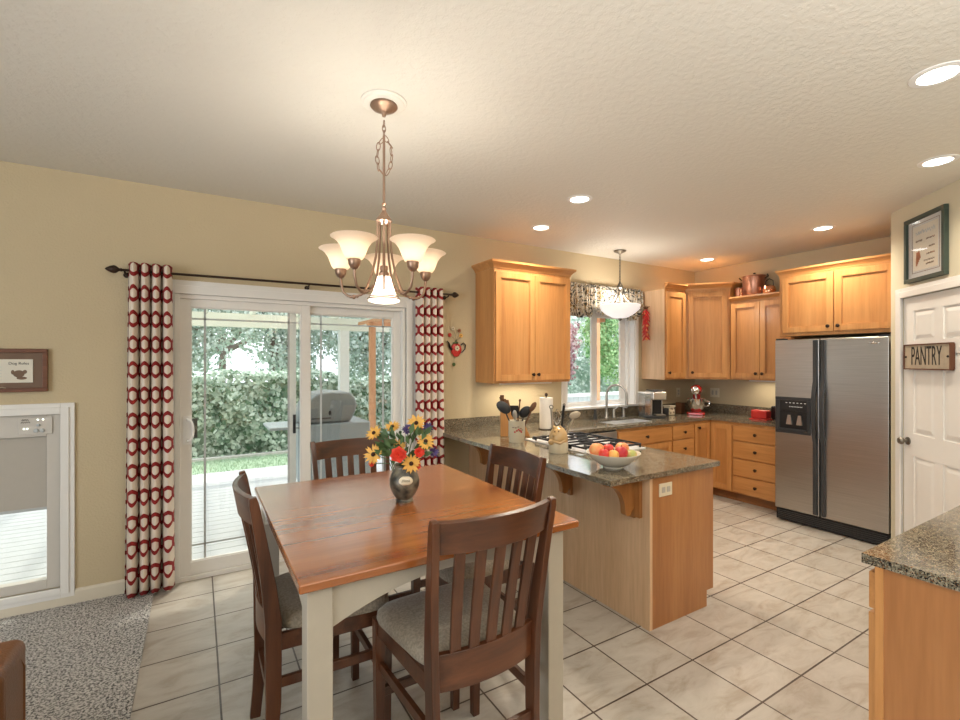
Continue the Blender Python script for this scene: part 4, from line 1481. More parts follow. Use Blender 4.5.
def curtain(label, x0t, x1t, x0b, x1b, zt, zb, n, amp, lean=0.0):
    NS = 160
    pts = []
    s = 0
    prev = None
    svals = []
    for i in range(NS + 1):
        t = i / NS
        x = 0.25 * (t + 0.82 / (2 * PI * n) * math.cos(2 * PI * n * t + 0.7))
        y = 1.15 * amp * math.sin(2 * PI * n * t + 0.7)
        if prev:
            s += math.dist(prev, (x, y))
        prev = (x, y)
        svals.append(s)
    kf = int(round(NS * (1.5 * PI - 0.7) / (2 * PI * n)))
    s0 = svals[kf]
    svals = [(q - s0) * 0.22 * n / s for q in svals]

    def fn(u, v):
        z = zb + (zt - zb) * v
        xa = x0b + (x0t - x0b) * v
        xb = x1b + (x1t - x1b) * v
        ph = 2 * PI * n * u + 0.7
        am = 1.15 * amp * (1.0 - 0.15 * math.sin(v * 3) + 0.12 * (1 - v) * math.sin(5 * u + 2))
        x = xa + (xb - xa) * (u + 0.82 / (2 * PI * n) * math.cos(ph)) + 0.006 * (1 - v) * math.sin(7 * u)
        return (x, YRD + am * math.sin(ph) - 0.012 * (1 - v), z)
    t = thing('curtain', label, 'curtain', ((x0t + x1t) / 2, YRD, zb), 0, 'patterned curtains on the rod')
    MB().grid(fn, NS, 24, uvfn=lambda u, v: (svals[int(round(u * NS))], zb + (zt - zb) * v)).build('cloth', 'curtain', t, smooth=80, solid=0.002)
    g = MB()
    for k in range(2 * n):
        uu = ((k + 0.5) * PI - 0.7 + PI / 2) / (2 * PI * n)
        if uu < 0.02 or uu > 0.99:
            continue
        x = x0t + (x1t - x0t) * uu
        z = RZ + 0.018 * (x + 0.44) / 2.41
        ang = 1.15
        loop = [(x + 0.021 * math.cos(q) * math.cos(ang), YRD + 0.021 * math.cos(q) * math.sin(ang) * (1 if k % 2 else -1), z + 0.021 * math.sin(q)) for q in [2 * PI * w / 16 for w in range(16)]]
        g.tube(loop, 0.0045, 6, closed=True)
    g.build('grommets', 'bronze', t)
    return t


curtain('red and cream trellis curtain left of the patio door, hanging to the floor', -0.395, -0.155, -0.415, -0.145, 2.185, 0.025, 4, 0.046)
curtain('red and cream trellis curtain between the patio door and the teapot decoration', 1.635, 1.885, 1.625, 1.90, 2.195, 0.03, 4, 0.040)

# ---- teapot wall decoration
tp = thing('teapot_decoration', 'small red teapot wall plaque with wire flowers beside the upper cabinet', 'wall decoration', (2.07, YW, 1.50))
YT = YW - 0.014
e = MB()
e.ball((2.068, YT, 1.655), (0.056, 0.014, 0.062), 24, 14)
e.ball((2.068, YT, 1.61), (0.036, 0.012, 0.022), 18, 10)
e.build('pot_body', 'redmatte', tp)
MB().tube([(2.024, YT, 1.655), (2.0, YT, 1.68), (1.992, YT, 1.715), (1.972, YT, 1.735)], [0.013, 0.010, 0.007, 0.005], 10).build('spout', 'black', tp)
MB().tube([(2.118, YT, 1.70), (2.145, YT, 1.72), (2.166, YT, 1.70), (2.162, YT, 1.665), (2.135, YT, 1.635), (2.115, YT, 1.63)], 0.006, 8).build('handle', 'black', tp)
e = MB()
e.lathe([(0.024, 0), (0.026, 0.008), (0.018, 0.014), (0.0, 0.016)], (2.062, YT, 1.712), 16).ball((2.062, YT, 1.735), 0.007, 10, 6)
e.build('lid', 'leafgreen', tp)
e = MB()
petals(e, Vector((2.07, YT - 0.015, 1.668)), (0, -1, 0), 8, 0.004, 0.028, 0.02, 0.1)
e.build('painted_flower', 'ceramic', tp, smooth=0)
MB().ball((2.07, YT - 0.019, 1.668), 0.006, 10, 6).build('flower_centre', 'black', tp)
for x, z, m_ in ((2.033, 1.852, 'ceramic'), (2.10, 1.835, 'copper'), (2.0, 1.79, 'redmatte'), (2.118, 1.788, 'yellow')):
    MB().tube([(2.062, YT, 1.735), ((x + 2.062) / 2 + 0.006, YT - 0.006, (z + 1.735) / 2), (x, YT, z)], 0.0016, 5).build('wire', 'nickel', tp)
    e = MB()
    petals(e, Vector((x, YT, z)), (0, -1, 0), 7, 0.003, 0.021, 0.017, 0.1)
    fl_ = e.build('wire_flower', m_, tp, smooth=0)
    MB().ball((x, YT - 0.004, z), 0.005, 8, 6).build('flower_centre', 'brownpaint', fl_)
e = MB().tube([(2.046, YT, 1.60), (2.044, YT, 1.535)], 0.0014, 5)
e.lathe([(0.0, -0.003), (0.016, -0.002), (0.018, 0.0), (0.016, 0.002), (0, 0.003)], (0, 0, 0), 14, Matrix.Translation((2.043, YT, 1.517)) @ Matrix.Rotation(R(90), 4, 'X'))
e.build('pendulum', 'leafgreen', tp)

# ================================================================== KITCHEN CABINETS
def shaker(mbv, mbh, mbp, x0, z0, x1, z1, y=0.0, t=0.019, w=0.055):
    """stile/rail frame + recessed panel; front face at y-t"""
    mbv.box(x0, y - t, z0, x0 + w, y, z1).box(x1 - w, y - t, z0, x1, y, z1)
    mbh.box(x0 + w, y - t, z0, x1 - w, y, z0 + w).box(x0 + w, y - t, z1 - w, x1 - w, y, z1)
    g = 0.007
    for q in ((x0 + w, z0 + w, x0 + w + g, z1 - w), (x1 - w - g, z0 + w, x1 - w, z1 - w), (x0 + w + g, z0 + w, x1 - w - g, z0 + w + g), (x0 + w + g, z1 - w - g, x1 - w - g, z1 - w)):
        mbp.box(q[0], y - t + 0.006, q[1], q[2], y - 0.002, q[3])
    mbp.box(x0 + w - 0.002, y - t + 0.013, z0 + w - 0.002, x1 - w + 0.002, y - 0.001, z1 - w + 0.002)


def knob(parent, x, y, z):
    mt = Matrix(((1, 0, 0, x), (0, 0, -1, y), (0, 1, 0, z), (0, 0, 0, 1)))
    return MB().lathe([(0.008, 0), (0.006, 0.010), (0.009, 0.016), (0.016, 0.020), (0.0165, 0.026), (0.010, 0.031), (0, 0.032)], (0, 0, 0), 16, mt).build('knob', 'bronze', parent, world=False)


def door(t, x0, z0, x1, z1, kx=None, kz=None, name='door', y=0.0):
    a = MB()
    b_ = MB()
    p = MB()
    shaker(a, b_, p, x0, z0, x1, z1, y)
    # one mesh for stiles, rails and field, grain upright
    a.add(b_.v, b_.f)
    d = a.build(name, 'cab', t, world=False, smooth=0, bevel=0.0015, seg=1)
    p.build('door_panel', 'cabpanel_shade', d, world=False, smooth=0)
    if kx is not None:
        knob(d, kx, y - 0.019, kz)
    return d


def drawer(t, x0, z0, x1, z1, y=0.0, knob_on=True):
    d = MB().box(x0, y - 0.019, z0, x1, y, z1).build('drawer', 'cabx', t, world=False, smooth=0, bevel=0.004)
    if knob_on:
        knob(d, (x0 + x1) / 2, y - 0.019, (z0 + z1) / 2)
    return d


def crown(t, segs, z, h=0.075, out=0.055):
    """crown moulding swept along an outline of (x,y) points; out = projection. outline given front side, normals to -y side of travel"""
    mb = MB()
    prof = [(0.0, 0.0), (0.006, 0.0), (0.008, 0.014), (0.020, 0.030), (0.040, 0.048), (0.050, 0.054), (0.052, 0.074), (0.0, 0.074)]
    k = out / 0.052
    kz = h / 0.074
    P = [Vector((x, y, 0)) for x, y in segs]
    n = len(P)
    offs = []
    for i in range(n):
        ds = []
        if i > 0:
            ds.append((P[i] - P[i - 1]).normalized())
        if i < n - 1:
            ds.append((P[i + 1] - P[i]).normalized())
        nm = [Vector((d.y, -d.x, 0)) for d in ds]
        if len(nm) == 2:
            b_ = (nm[0] + nm[1])
            b_ = b_ / (b_.dot(nm[0]))
        else:
            b_ = nm[0]
        offs.append(b_)
    m = len(prof)
    vs = []
    for i in range(n):
        for o_, zz_ in prof:
            p = P[i] + offs[i] * (o_ * k)
            vs.append((p.x, p.y, z + zz_ * kz))
    fs = []
    for i in range(n - 1):
        for j in range(m):
            j2 = (j + 1) % m
            fs.append((i * m + j, (i + 1) * m + j, (i + 1) * m + j2, i * m + j2))
    fs.append(tuple(range(m)))
    fs.append(tuple((n - 1) * m + j for j in reversed(range(m))))
    mb.add(vs, fs)
    return mb.build('crown_moulding', 'cabx', t, world=False, smooth=20)


def upper(name, label, w, z0, z1, d, loc, rotz, knobs, crown_pts=None, double=True, body='cab'):
    t = thing(name, label, 'cabinet', (loc[0], loc[1], z0), rotz)
    h = z1 - z0
    MB().box(0, 0, 0, w, d, h).build('cabinet_body', body, t, world=False, smooth=0, bevel=0.0015, seg=1)
    if double:
        m_ = w / 2
        door(t, 0.012, 0.022, m_ - 0.002, h - 0.03, m_ - 0.03 if knobs else None, 0.022 + 0.055)
        door(t, m_ + 0.002, 0.022, w - 0.012, h - 0.03, m_ + 0.03 if knobs else None, 0.022 + 0.055)
    return t, h


# wall cabinet left of the sink window
t, h = upper('wall_cabinet', 'honey maple two door wall cabinet left of the sink window', 0.905, 1.345, 2.39, 0.325, (2.284, YW - 0.328), 0, True)
crown(t, [(0, 0.325), (0, 0), (0.905, 0), (0.905, 0.325)], h, 0.07, 0.046)
# narrow wall cabinet right of the window
t = thing('wall_cabinet', 'narrow single door wall cabinet between the sink window and the kitchen corner', 'cabinet', (4.64, YW - 0.33, 1.335))
h = 2.39 - 1.335
MB().box(0, 0, 0, 0.375, 0.327, h).build('cabinet_body', 'cab', t, world=False, smooth=0, bevel=0.0015, seg=1)
MB().box(-0.004, 0.0, 0, 0.0, 0.327, h).build('end_panel', 'palepanel', t, world=False, smooth=0, label='pale side panel facing the window')
door(t, 0.012, 0.022, 0.365, h - 0.03, 0.045, 0.08)
crown(t, [(-0.004, 0), (0.375, 0)], h, 0.07)
# diagonal corner wall cabinet
DXA, DYA = 5.015, YW - 0.33
DXB, DYB = XW - 0.33, 3.19
t = thing('wall_cabinet', 'diagonal corner wall cabinet with a single large door', 'cabinet', (DXA, DYA, 1.335), math.atan2(DYB - DYA, DXB - DXA))
wd = math.hypot(DXB - DXA, DYB - DYA)
MB().prism([(DXA, DYA), (DXB, DYB), (XW - 0.003, DYB), (XW - 0.003, YW - 0.003), (DXA, YW - 0.003)], 1.335, 2.40).build('cabinet_body', 'cab', t, smooth=0)
door(t, 0.035, 0.022, wd - 0.035, 1.065 - 0.03, 0.075, 0.08)
inv = (Matrix.Translation(t.location) @ Matrix.Rotation(t.rotation_euler.z, 4, 'Z')).inverted()
cpts = [inv @ Vector((x, y, 0)) for x, y in ((DXA + 0.001, DYA), (DXB, DYB), (XW - 0.003, DYB))]
cpts = [(p.x, p.y + 0) for p in cpts]
crown(t, cpts, 1.065, 0.075)
# wall cabinet between corner and refrigerator
MY0, MY1 = 2.505, 3.185
t = thing('wall_cabinet', 'lower two door wall cabinet carrying the copper pots, beside the refrigerator', 'cabinet', (XW - 0.33, MY1, 1.335), R(-90))
h = 2.235 - 1.335
w = MY1 - MY0
MB().box(0, 0, 0, w, 0.327, h).build('cabinet_body', 'cab', t, world=False, smooth=0, bevel=0.0015, seg=1)
door(t, 0.012, 0.022, w / 2 - 0.002, h - 0.02, w / 2 - 0.035, 0.075)
door(t, w / 2 + 0.002, 0.022, w - 0.012, h - 0.02, w / 2 + 0.035, 0.075)
crown(t, [(0.0, 0), (w, 0)], h - 0.002, 0.06, 0.05)
MB().box(0, 0.003, h + 0.05, w, 0.327, h + 0.058).build('top_board', 'cabx', t, world=False, smooth=0)
# cabinet over the refrigerator
FX = 5.06
t = thing('wall_cabinet', 'deep two door cabinet above the stainless refrigerator', 'cabinet', (FX, 2.50, 1.795), R(-90))
w = 2.50 - 1.54
h = 2.40 - 1.795
MB().box(0, 0, 0, w, XW - FX - 0.003, h).build('cabinet_body', 'cab', t, world=False, smooth=0, bevel=0.0015, seg=1)
door(t, 0.035, 0.035, w / 2 - 0.004, h - 0.02, w / 2 - 0.04, 0.08)
door(t, w / 2 + 0.004, 0.035, w - 0.03, h - 0.02, w / 2 + 0.04, 0.08)
crown(t, [(0, 0.29), (0, 0), (w, 0)], h, 0.065, 0.03)

# base cabinets -------------------------------------------------------
YB = 3.262
XB = 5.07
CZ0, CZ1 = 0.879, 0.91


def base_body(name, label, w, d, loc, rotz, toe=True, h=None, hollow=False):
    t = thing(name, label, 'cabinet', (loc[0], loc[1], 0), rotz)
    h = h or CZ0
    if hollow:
        MB().box(0, 0, 0.10, w, d, 0.118).box(0, 0, 0.118, 0.018, d, h).box(w - 0.018, 0, 0.118, w, d, h).box(0.018, 0, 0.118, w - 0.018, 0.018, h).box(0.018, d - 0.018, 0.118, w - 0.018, d, h).build('cabinet_body', 'cab', t, world=False, smooth=0)
    else:
        MB().box(0, 0.0, 0.10, w, d, h).build('cabinet_body', 'cab', t, world=False, smooth=0)
    if toe:
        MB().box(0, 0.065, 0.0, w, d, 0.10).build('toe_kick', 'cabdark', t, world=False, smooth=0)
    return t


dbk = YW - YB - 0.002
# dishwasher
t = thing('dishwasher', 'stainless dishwasher under the counter left of the sink cabinet', 'dishwasher', (2.935, YB, 0))
MB().box(0.003, 0.0, 0.10, 0.597, dbk, CZ0 - 0.002).build('body', 'darkgrey', t, world=False, smooth=0)
MB().box(0.006, -0.02, 0.12, 0.594, 0, 0.74).build('door', 'steel', t, world=False, smooth=0, bevel=0.004)
MB().box(0.006, -0.02, 0.75, 0.594, 0, 0.86).build('control_strip', 'steel', t, world=False, smooth=0, bevel=0.004)
MB().tube([(0.06, -0.045, 0.71), (0.54, -0.045, 0.71)], 0.009, 8).box(0.07, -0.045, 0.703, 0.085, -0.019, 0.717).box(0.515, -0.045, 0.703, 0.53, -0.019, 0.717).build('handle', 'steel', t, world=False)
MB().box(0.003, 0.065, 0.0, 0.597, dbk, 0.10).build('toe_kick', 'black', t, world=False, smooth=0)
# sink base
t = base_body('sink_cabinet', 'maple sink base cabinet with wide false drawer front under the sink', 0.835, dbk, (3.54, YB), 0, hollow=True)
drawer(t, 0.012, 0.70, 0.823, 0.845)
door(t, 0.012, 0.115, 0.4155, 0.685, 0.38, 0.63)
door(t, 0.4195, 0.115, 0.823, 0.685, 0.455, 0.63)
# drawers
t = base_body('drawer_cabinet', 'maple base cabinet with small drawers between the sink and the corner', 0.385, dbk, (4.377, YB), 0)
for z0, z1 in ((0.70, 0.845), (0.50, 0.688), (0.30, 0.488), (0.115, 0.288)):
    drawer(t, 0.01, z0, 0.375, z1)
# corner lazy susan (folding corner doors)
t = thing('corner_cabinet', 'maple corner base cabinet with folding corner door', 'cabinet', (4.764, YB, 0))
MB().prism([(4.764, YB), (XB, YB), (XB, 2.987), (XW - 0.002, 2.987), (XW - 0.002, YW - 0.002), (4.764, YW - 0.002)], 0.10, CZ0).build('cabinet_body', 'cab', t, smooth=0)
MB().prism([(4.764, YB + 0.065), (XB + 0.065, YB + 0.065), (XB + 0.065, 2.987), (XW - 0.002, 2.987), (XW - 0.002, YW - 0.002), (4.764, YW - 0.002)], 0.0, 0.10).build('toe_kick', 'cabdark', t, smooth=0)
door(t, 0.010, 0.115, XB - 4.764 - 0.021, 0.845, 0.06, 0.80)
a, b_, p = MB(), MB(), MB()
shaker(a, b_, p, 0.021, 0.115, YB - 2.987 - 0.008, 0.845)
a.add(b_.v, b_.f)
mt = Matrix.Translation((XB, YB, 0)) @ Matrix.Rotation(R(-90), 4, 'Z')
a.v = [mt @ v for v in a.v]
p.v = [mt @ v for v in p.v]
p.build('door_panel', 'cabpanel_shade', a.build('door', 'cab', t, smooth=0, bevel=0.0015, seg=1), smooth=0)
# drawer stack beside the refrigerator
t = base_body('drawer_cabinet', 'maple stack of four drawers beside the refrigerator', 2.985 - 2.475, XW - XB - 0.002, (XB, 2.985), R(-90))
for z0, z1 in ((0.685, 0.845), (0.492, 0.672), (0.302, 0.480), (0.115, 0.290)):
    drawer(t, 0.008, z0, 0.500, z1)
# peninsula ------------------------------------------------------------
PX0, PX1, PY0 = 2.212, 2.815, 1.79
t = thing('peninsula_cabinet', 'kitchen peninsula with pale back panel, wooden end panel and counter brackets', 'cabinet', (PX0, PY0, 0))
MB().box(PX0 + 0.012, PY0 + 0.012, 0.10, PX1, YB - 0.03, CZ0).build('cabinet_body', 'cab', t, smooth=0)
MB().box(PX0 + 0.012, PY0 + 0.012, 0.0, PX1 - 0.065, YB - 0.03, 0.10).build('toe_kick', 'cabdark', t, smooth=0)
bp = MB()
y = PY0 + 0.05
bp.box(PX0, PY0 + 0.05, 0.0, PX0 + 0.012, YW - 0.002, CZ0)
bpo = bp.build('back_panel', 'palepanel', t, smooth=0, bevel=0.001, seg=1, label='pale maple panel facing the dining table')
B(PX0 - 0.004, PY0 - 0.004, 0, PX0 + 0.02, PY0 + 0.05, CZ0).build('corner_trim', 'palepanel', t, smooth=0, bevel=0.002)
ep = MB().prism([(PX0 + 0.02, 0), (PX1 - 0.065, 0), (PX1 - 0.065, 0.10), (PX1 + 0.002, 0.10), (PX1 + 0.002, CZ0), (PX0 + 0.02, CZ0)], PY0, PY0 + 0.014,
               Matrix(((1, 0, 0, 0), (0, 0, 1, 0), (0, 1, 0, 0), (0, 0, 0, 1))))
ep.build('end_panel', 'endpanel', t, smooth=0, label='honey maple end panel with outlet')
yy = PY0 + 0.02
for k, wdt in enumerate((0.45, 0.76, 0.20)):
    for q, (z0, z1) in enumerate(((0.70, 0.845), (0.115, 0.688))):
        B(PX1, yy + 0.006, z0, PX1 + 0.019, yy + wdt - 0.006, z1).build('drawer' if q == 0 else 'door', 'cab', t, smooth=0, bevel=0.002)
    yy += wdt


def corbel(y, w=0.045):
    m_ = Matrix(((1, 0, 0, 0), (0, 0, 1, 0), (0, 1, 0, 0), (0, 0, 0, 1)))
    pts = [(PX0, CZ0), (PX0 - 0.27, CZ0), (PX0 - 0.27, CZ0 - 0.022), (PX0 - 0.235, CZ0 - 0.035)]
    for k in range(11):
        a_ = PI / 2 * k / 10
        pts.append((PX0 - 0.235 + 0.145 * math.sin(a_), CZ0 - 0.21 + 0.165 * math.cos(a_)))
    for k in range(7):
        a_ = PI * k / 6
        pts.append((PX0 - 0.065 - 0.025 * math.cos(a_), CZ0 - 0.215 - 0.022 * math.sin(a_)))
    pts += [(PX0 - 0.025, CZ0 - 0.20), (PX0 - 0.022, CZ0 - 0.255), (PX0, CZ0 - 0.255)]
    return MB().prism(pts, y - w / 2, y + w / 2, m_).build('corbel', 'cabrev', t, smooth=30)


for y in (3.50, 2.45, 1.905):
    corbel(y, 0.038)
B(PX0 - 0.024, PY0 + 0.052, CZ0 - 0.245, PX0, PY0 + 0.092, CZ0).build('bracket_post', 'cabrev', t, smooth=0)
# outlet on the end panel
ot = thing('electrical_outlet', 'ivory outlet plate on the peninsula end panel', 'outlet', (2.347, PY0, 0.76))
B(2.29, PY0 - 0.006, 0.755, 2.405, PY0, 0.832).build('cover_plate', 'ceramic', ot, smooth=0, bevel=0.003)
e = MB()
for x in (2.325, 2.37):
    e.box(x - 0.014, PY0 - 0.008, 0.778, x + 0.014, PY0 - 0.006, 0.81)
sk = e.build('sockets', 'tan_plastic', ot, smooth=0)

# worktop: one continuous U of granite with a sink cut-out -------------------
SX0, SX1, SY0, SY1 = 3.60, 4.34, 3.33, 3.72
ct = thing('granite_worktop', 'continuous speckled granite kitchen worktop with breakfast bar overhang', 'countertop', (2.5, 3.0, CZ0))
w_ = MB()
CL = 1.868
w_.box(CL, 1.762, CZ0, 2.845, 3.232, CZ1)
w_.box(CL, 3.232, CZ0, SX0, YW - 0.001, CZ1)
w_.box(SX0, 3.232, CZ0, SX1, SY0, CZ1).box(SX0, SY1, CZ0, SX1, YW - 0.001, CZ1)
w_.box(SX1, 3.232, CZ0, XW - 0.001, YW - 0.001, CZ1)
w_.box(XB - 0.03, 2.475, CZ0, XW - 0.001, 3.232, CZ1)
wt = w_.build('worktop_slab', 'granite', ct, smooth=0)
s_ = MB()
s_.box(CL + 0.0, YW - 0.022, CZ1, 3.36, YW - 0.001, CZ1 + 0.10)
s_.box(3.36, YW - 0.022, CZ1, 4.56, YW - 0.001, WZ0 - 0.022)
s_.box(4.56, YW - 0.022, CZ1, XW - 0.022, YW - 0.001, CZ1 + 0.10)
s_.box(XW - 0.022, 2.475, CZ1, XW - 0.001, YW - 0.001, CZ1 + 0.10)
s_.build('backsplash', 'granite', ct, smooth=0)
sk = MB()
for x0, x1 in ((SX0 + 0.005, 3.965), (3.985, SX1 - 0.005)):
    z0 = CZ0 - 0.17
    sk.box(x0, SY0, z0, x1, SY1, z0 + 0.004)
    sk.box(x0 - 0.003, SY0 - 0.003, z0, x0, SY1 + 0.003, CZ0 + 0.005).box(x1, SY0 - 0.003, z0, x1 + 0.003, SY1 + 0.003, CZ0 + 0.005)
    sk.box(x0, SY0 - 0.003, z0, x1, SY0, CZ0 + 0.005).box(x0, SY1, z0, x1, SY1 + 0.003, CZ0 + 0.005)
sk.build('sink_bowls', 'sink', ct, smooth=0)
# faucet
fa = thing('kitchen_faucet', 'brushed gooseneck faucet behind the sink', 'faucet', (3.95, 3.785, CZ1))
pts = [(3.95, 3.785, CZ1), (3.95, 3.785, 1.16)]
for k in range(13):
    a_ = PI * k / 12
    q = 0.11 - 0.11 * math.cos(a_)
    pts.append((3.95 + q * 0.45, 3.785 - q * 0.9, 1.17 + 0.115 * math.sin(a_)))
pts.append((3.95 + 0.22 * 0.45, 3.785 - 0.22 * 0.9, 1.11))
MB().tube(pts, 0.0135, 12).lathe([(0.026, 0), (0.026, 0.01), (0.018, 0.02), (0.018, 0.06), (0.011, 0.07)], (3.95, 3.785, CZ1), 16).build('spout', 'satin', fa)
MB().tube([(3.95 + 0.099, 3.587, 1.118), (3.95 + 0.099, 3.587, 1.065)], [0.015, 0.017], 12).build('spray_head', 'satin', fa)
MB().lathe([(0.02, 0), (0.02, 0.01), (0.014, 0.02), (0.016, 0.075), (0.01, 0.095), (0, 0.097)], (4.07, 3.79, CZ1), 14).tube([(4.07, 3.79, CZ1 + 0.085), (4.11, 3.74, CZ1 + 0.13)], 0.006, 8).build('handle', 'satin', fa)
sp = MB().lathe([(0.02, 0), (0.018, 0.05), (0.012, 0.09), (0.014, 0.10), (0, 0.105)], (4.23, 3.79, CZ1), 14).tube([(4.23, 3.79, CZ1 + 0.10), (4.23, 3.73, CZ1 + 0.105)], 0.006, 8)
tag(sp.build('soap_dispenser', 'satin'), 'short steel soap dispenser right of the gooseneck faucet', 'soap dispenser')
sp = MB().lathe([(0.022, 0), (0.020, 0.045), (0.014, 0.07), (0.016, 0.10), (0, 0.108)], (3.78, 3.79, CZ1), 14)
tag(sp.build('side_sprayer', 'darkgrey'), 'dark side sprayer left of the gooseneck faucet', 'sprayer')

# cooktop ----------------------------------------------------------------
ck = thing('gas_cooktop', 'stainless gas cooktop with black cast iron grates on the peninsula', 'cooktop', (2.53, 2.66, CZ1))
KX0, KX1, KY0, KY1 = 2.27, 2.79, 2.29, 3.06
B(KX0, KY0, CZ1, KX1, KY1, CZ1 + 0.008).build('tray', 'sink', ck, smooth=0, bevel=0.003)
burners = ((2.40, 2.44), (2.66, 2.44), (2.53, 2.64), (2.40, 2.83), (2.66, 2.83))
for x, y in burners:
    MB().lathe([(0.05, 0.008), (0.048, 0.014), (0.034, 0.016), (0.034, 0.024), (0.030, 0.028), (0, 0.028)], (x, y, CZ1), 20).build('burner', 'iron', ck)
for (gx0, gx1, gy0, gy1) in ((KX0 + 0.02, KX1 - 0.02, 2.32, 2.545), (KX0 + 0.02, KX1 - 0.02, 2.55, 2.725), (KX0 + 0.02, KX1 - 0.02, 2.73, 2.95)):
    g = MB()
    z = CZ1 + 0.026
    for bx_, by_ in burners:
        if gy0 < by_ < gy1:
            g.tube([(bx_ + 0.052 * math.cos(2 * PI * q / 20), by_ + 0.052 * math.sin(2 * PI * q / 20), z + 0.007) for q in range(20)], 0.006, 6, closed=True)
    r_ = 0.006
    for yq in (gy0, gy1):
        g.box(gx0, yq - r_, z, gx1, yq + r_, z + 0.012)
    for xq in (gx0, (gx0 + gx1) / 2, gx1):
        g.box(xq - r_, gy0, z, xq + r_, gy1, z + 0.012)
    g.box(gx0, (gy0 + gy1) / 2 - r_, z, gx1, (gy0 + gy1) / 2 + r_, z + 0.012)
    for xq in (gx0, gx1):
        for yq in (gy0 + r_, gy1 - r_):
            g.box(xq - r_, yq - r_, CZ1 + 0.008, xq + r_, yq + r_, z)
    g.build('grate', 'iron', ck, smooth=0, bevel=0.002)
for k in range(5):
    MB().lathe([(0.021, 0.008), (0.020, 0.022), (0.014, 0.030), (0, 0.031)], (KX0 + 0.06 + 0.098 * k, 3.01, CZ1), 16).build('knob', 'black', ck)

# refrigerator ---------------------------------------------------------------
RFX = 4.85
rf = thing('refrigerator', 'stainless side by side refrigerator with black dispenser and bar handles', 'refrigerator', (5.25, 2.0, 0))
RY0, RY1, RYM = 1.552, 2.438, 2.052
B(RFX + 0.06, RY0 + 0.004, 0.09, 5.66, RY1 - 0.004, 1.755).build('cabinet_body', 'darkgrey', rf, smooth=0)
dl = B(RFX, RYM + 0.004, 0.125, RFX + 0.055, RY1, 1.752).build('freezer_door', 'fridge', rf, smooth=0, bevel=0.008, seg=3)
dr_ = B(RFX, RY0, 0.125, RFX + 0.055, RYM - 0.004, 1.752).build('refrigerator_door', 'fridge', rf, smooth=0, bevel=0.008, seg=3)
for y, par in ((RYM + 0.032, dl), (RYM - 0.032, dr_)):
    hn = MB()
    pts = [(RFX - 0.012, y, 0.14), (RFX - 0.012, y, 0.80), (RFX - 0.03, y, 0.86), (RFX - 0.048, y, 1.0), (RFX - 0.048, y, 1.2), (RFX - 0.03, y, 1.30), (RFX - 0.012, y, 1.36), (RFX - 0.012, y, 1.74)]
    hn.bar(pts, 0.016, 0.011, (0, 1, 0))
    hn.box(RFX - 0.03, y - 0.012, 0.80, RFX, y + 0.012, 0.88).box(RFX - 0.03, y - 0.012, 1.27, RFX, y + 0.012, 1.34)
    hn.build('door_handle', 'darkgrey', par, smooth=40, bevel=0.002)
dp = MB()
DY0, DY1, DZ0, DZ1 = 2.125, 2.428, 0.86, 1.205
for a_ in ((DY0, DZ0, DY1, DZ0 + 0.03), (DY0, DZ1 - 0.03, DY1, DZ1), (DY0, DZ0 + 0.03, DY0 + 0.028, DZ1 - 0.03), (DY1 - 0.04, DZ0 + 0.03, DY1, DZ1 - 0.03)):
    dp.box(RFX - 0.014, a_[0], a_[1], RFX + 0.002, a_[2], a_[3])
dsp = dp.build('dispenser_frame', 'darkgrey', dl, smooth=0, bevel=0.003)
B(RFX - 0.004, DY0 + 0.028, DZ0 + 0.03, RFX + 0.003, DY1 - 0.04, DZ1 - 0.03).build('dispenser_recess', 'black', dsp, smooth=0)
B(RFX - 0.012, DY0 + 0.03, 1.075, RFX - 0.004, DY1 - 0.042, DZ1 - 0.03).build('dispenser_controls', 'black', dsp, smooth=0, bevel=0.002)
e = MB()
for k in range(6):
    e.box(RFX - 0.0128, 2.16 + 0.032 * k, 1.148, RFX - 0.012, 2.175 + 0.032 * k, 1.154)
for k in range(9):
    e.box(RFX - 0.0128, 2.19 + 0.013 * k, 1.112, RFX - 0.012, 2.199 + 0.013 * k, 1.118)
e.build('dispenser_markings', 'white', dsp, smooth=0)
e = MB()
for y in (2.215, 2.305):
    e.prism([(0, 0), (0.05, 0), (0.035, 0.09), (0.012, 0.09)], 0, 0.012, Matrix(((0, 0, -1, RFX - 0.006), (1, 0, 0, y - 0.025), (0, 1, 0, 0.945), (0, 0, 0, 1))))
e.build('dispenser_paddles', 'steel', dsp, smooth=0)
B(RFX - 0.03, DY0 + 0.03, DZ0 + 0.03, RFX, DY1 - 0.042, DZ0 + 0.045).build('drip_tray', 'darkgrey', dsp, smooth=0)
# grille
g = MB().box(RFX + 0.02, RY0 + 0.005, 0.015, RFX + 0.06, RY1 - 0.005, 0.115)
gr = g.build('base_grille', 'black', rf, smooth=0)
e = MB()
for k in range(5):
    e.box(RFX + 0.014, RY0 + 0.02, 0.028 + 0.017 * k, RFX + 0.021, RY1 - 0.02, 0.034 + 0.017 * k)
e.build('grille_bars', 'darkgrey', gr, smooth=0)
e = MB().ball((RFX - 0.001, 1.655, 1.70), (0.002, 0.038, 0.009), 20, 8)
e.build('badge', 'chrome', dr_)
for yy_ in (RY0 + 0.04, RY1 - 0.04):
    B(RFX + 0.01, yy_ - 0.035, 1.7525, RFX + 0.09, yy_ + 0.035, 1.768).build('hinge_cover', 'darkgrey', rf, smooth=0)

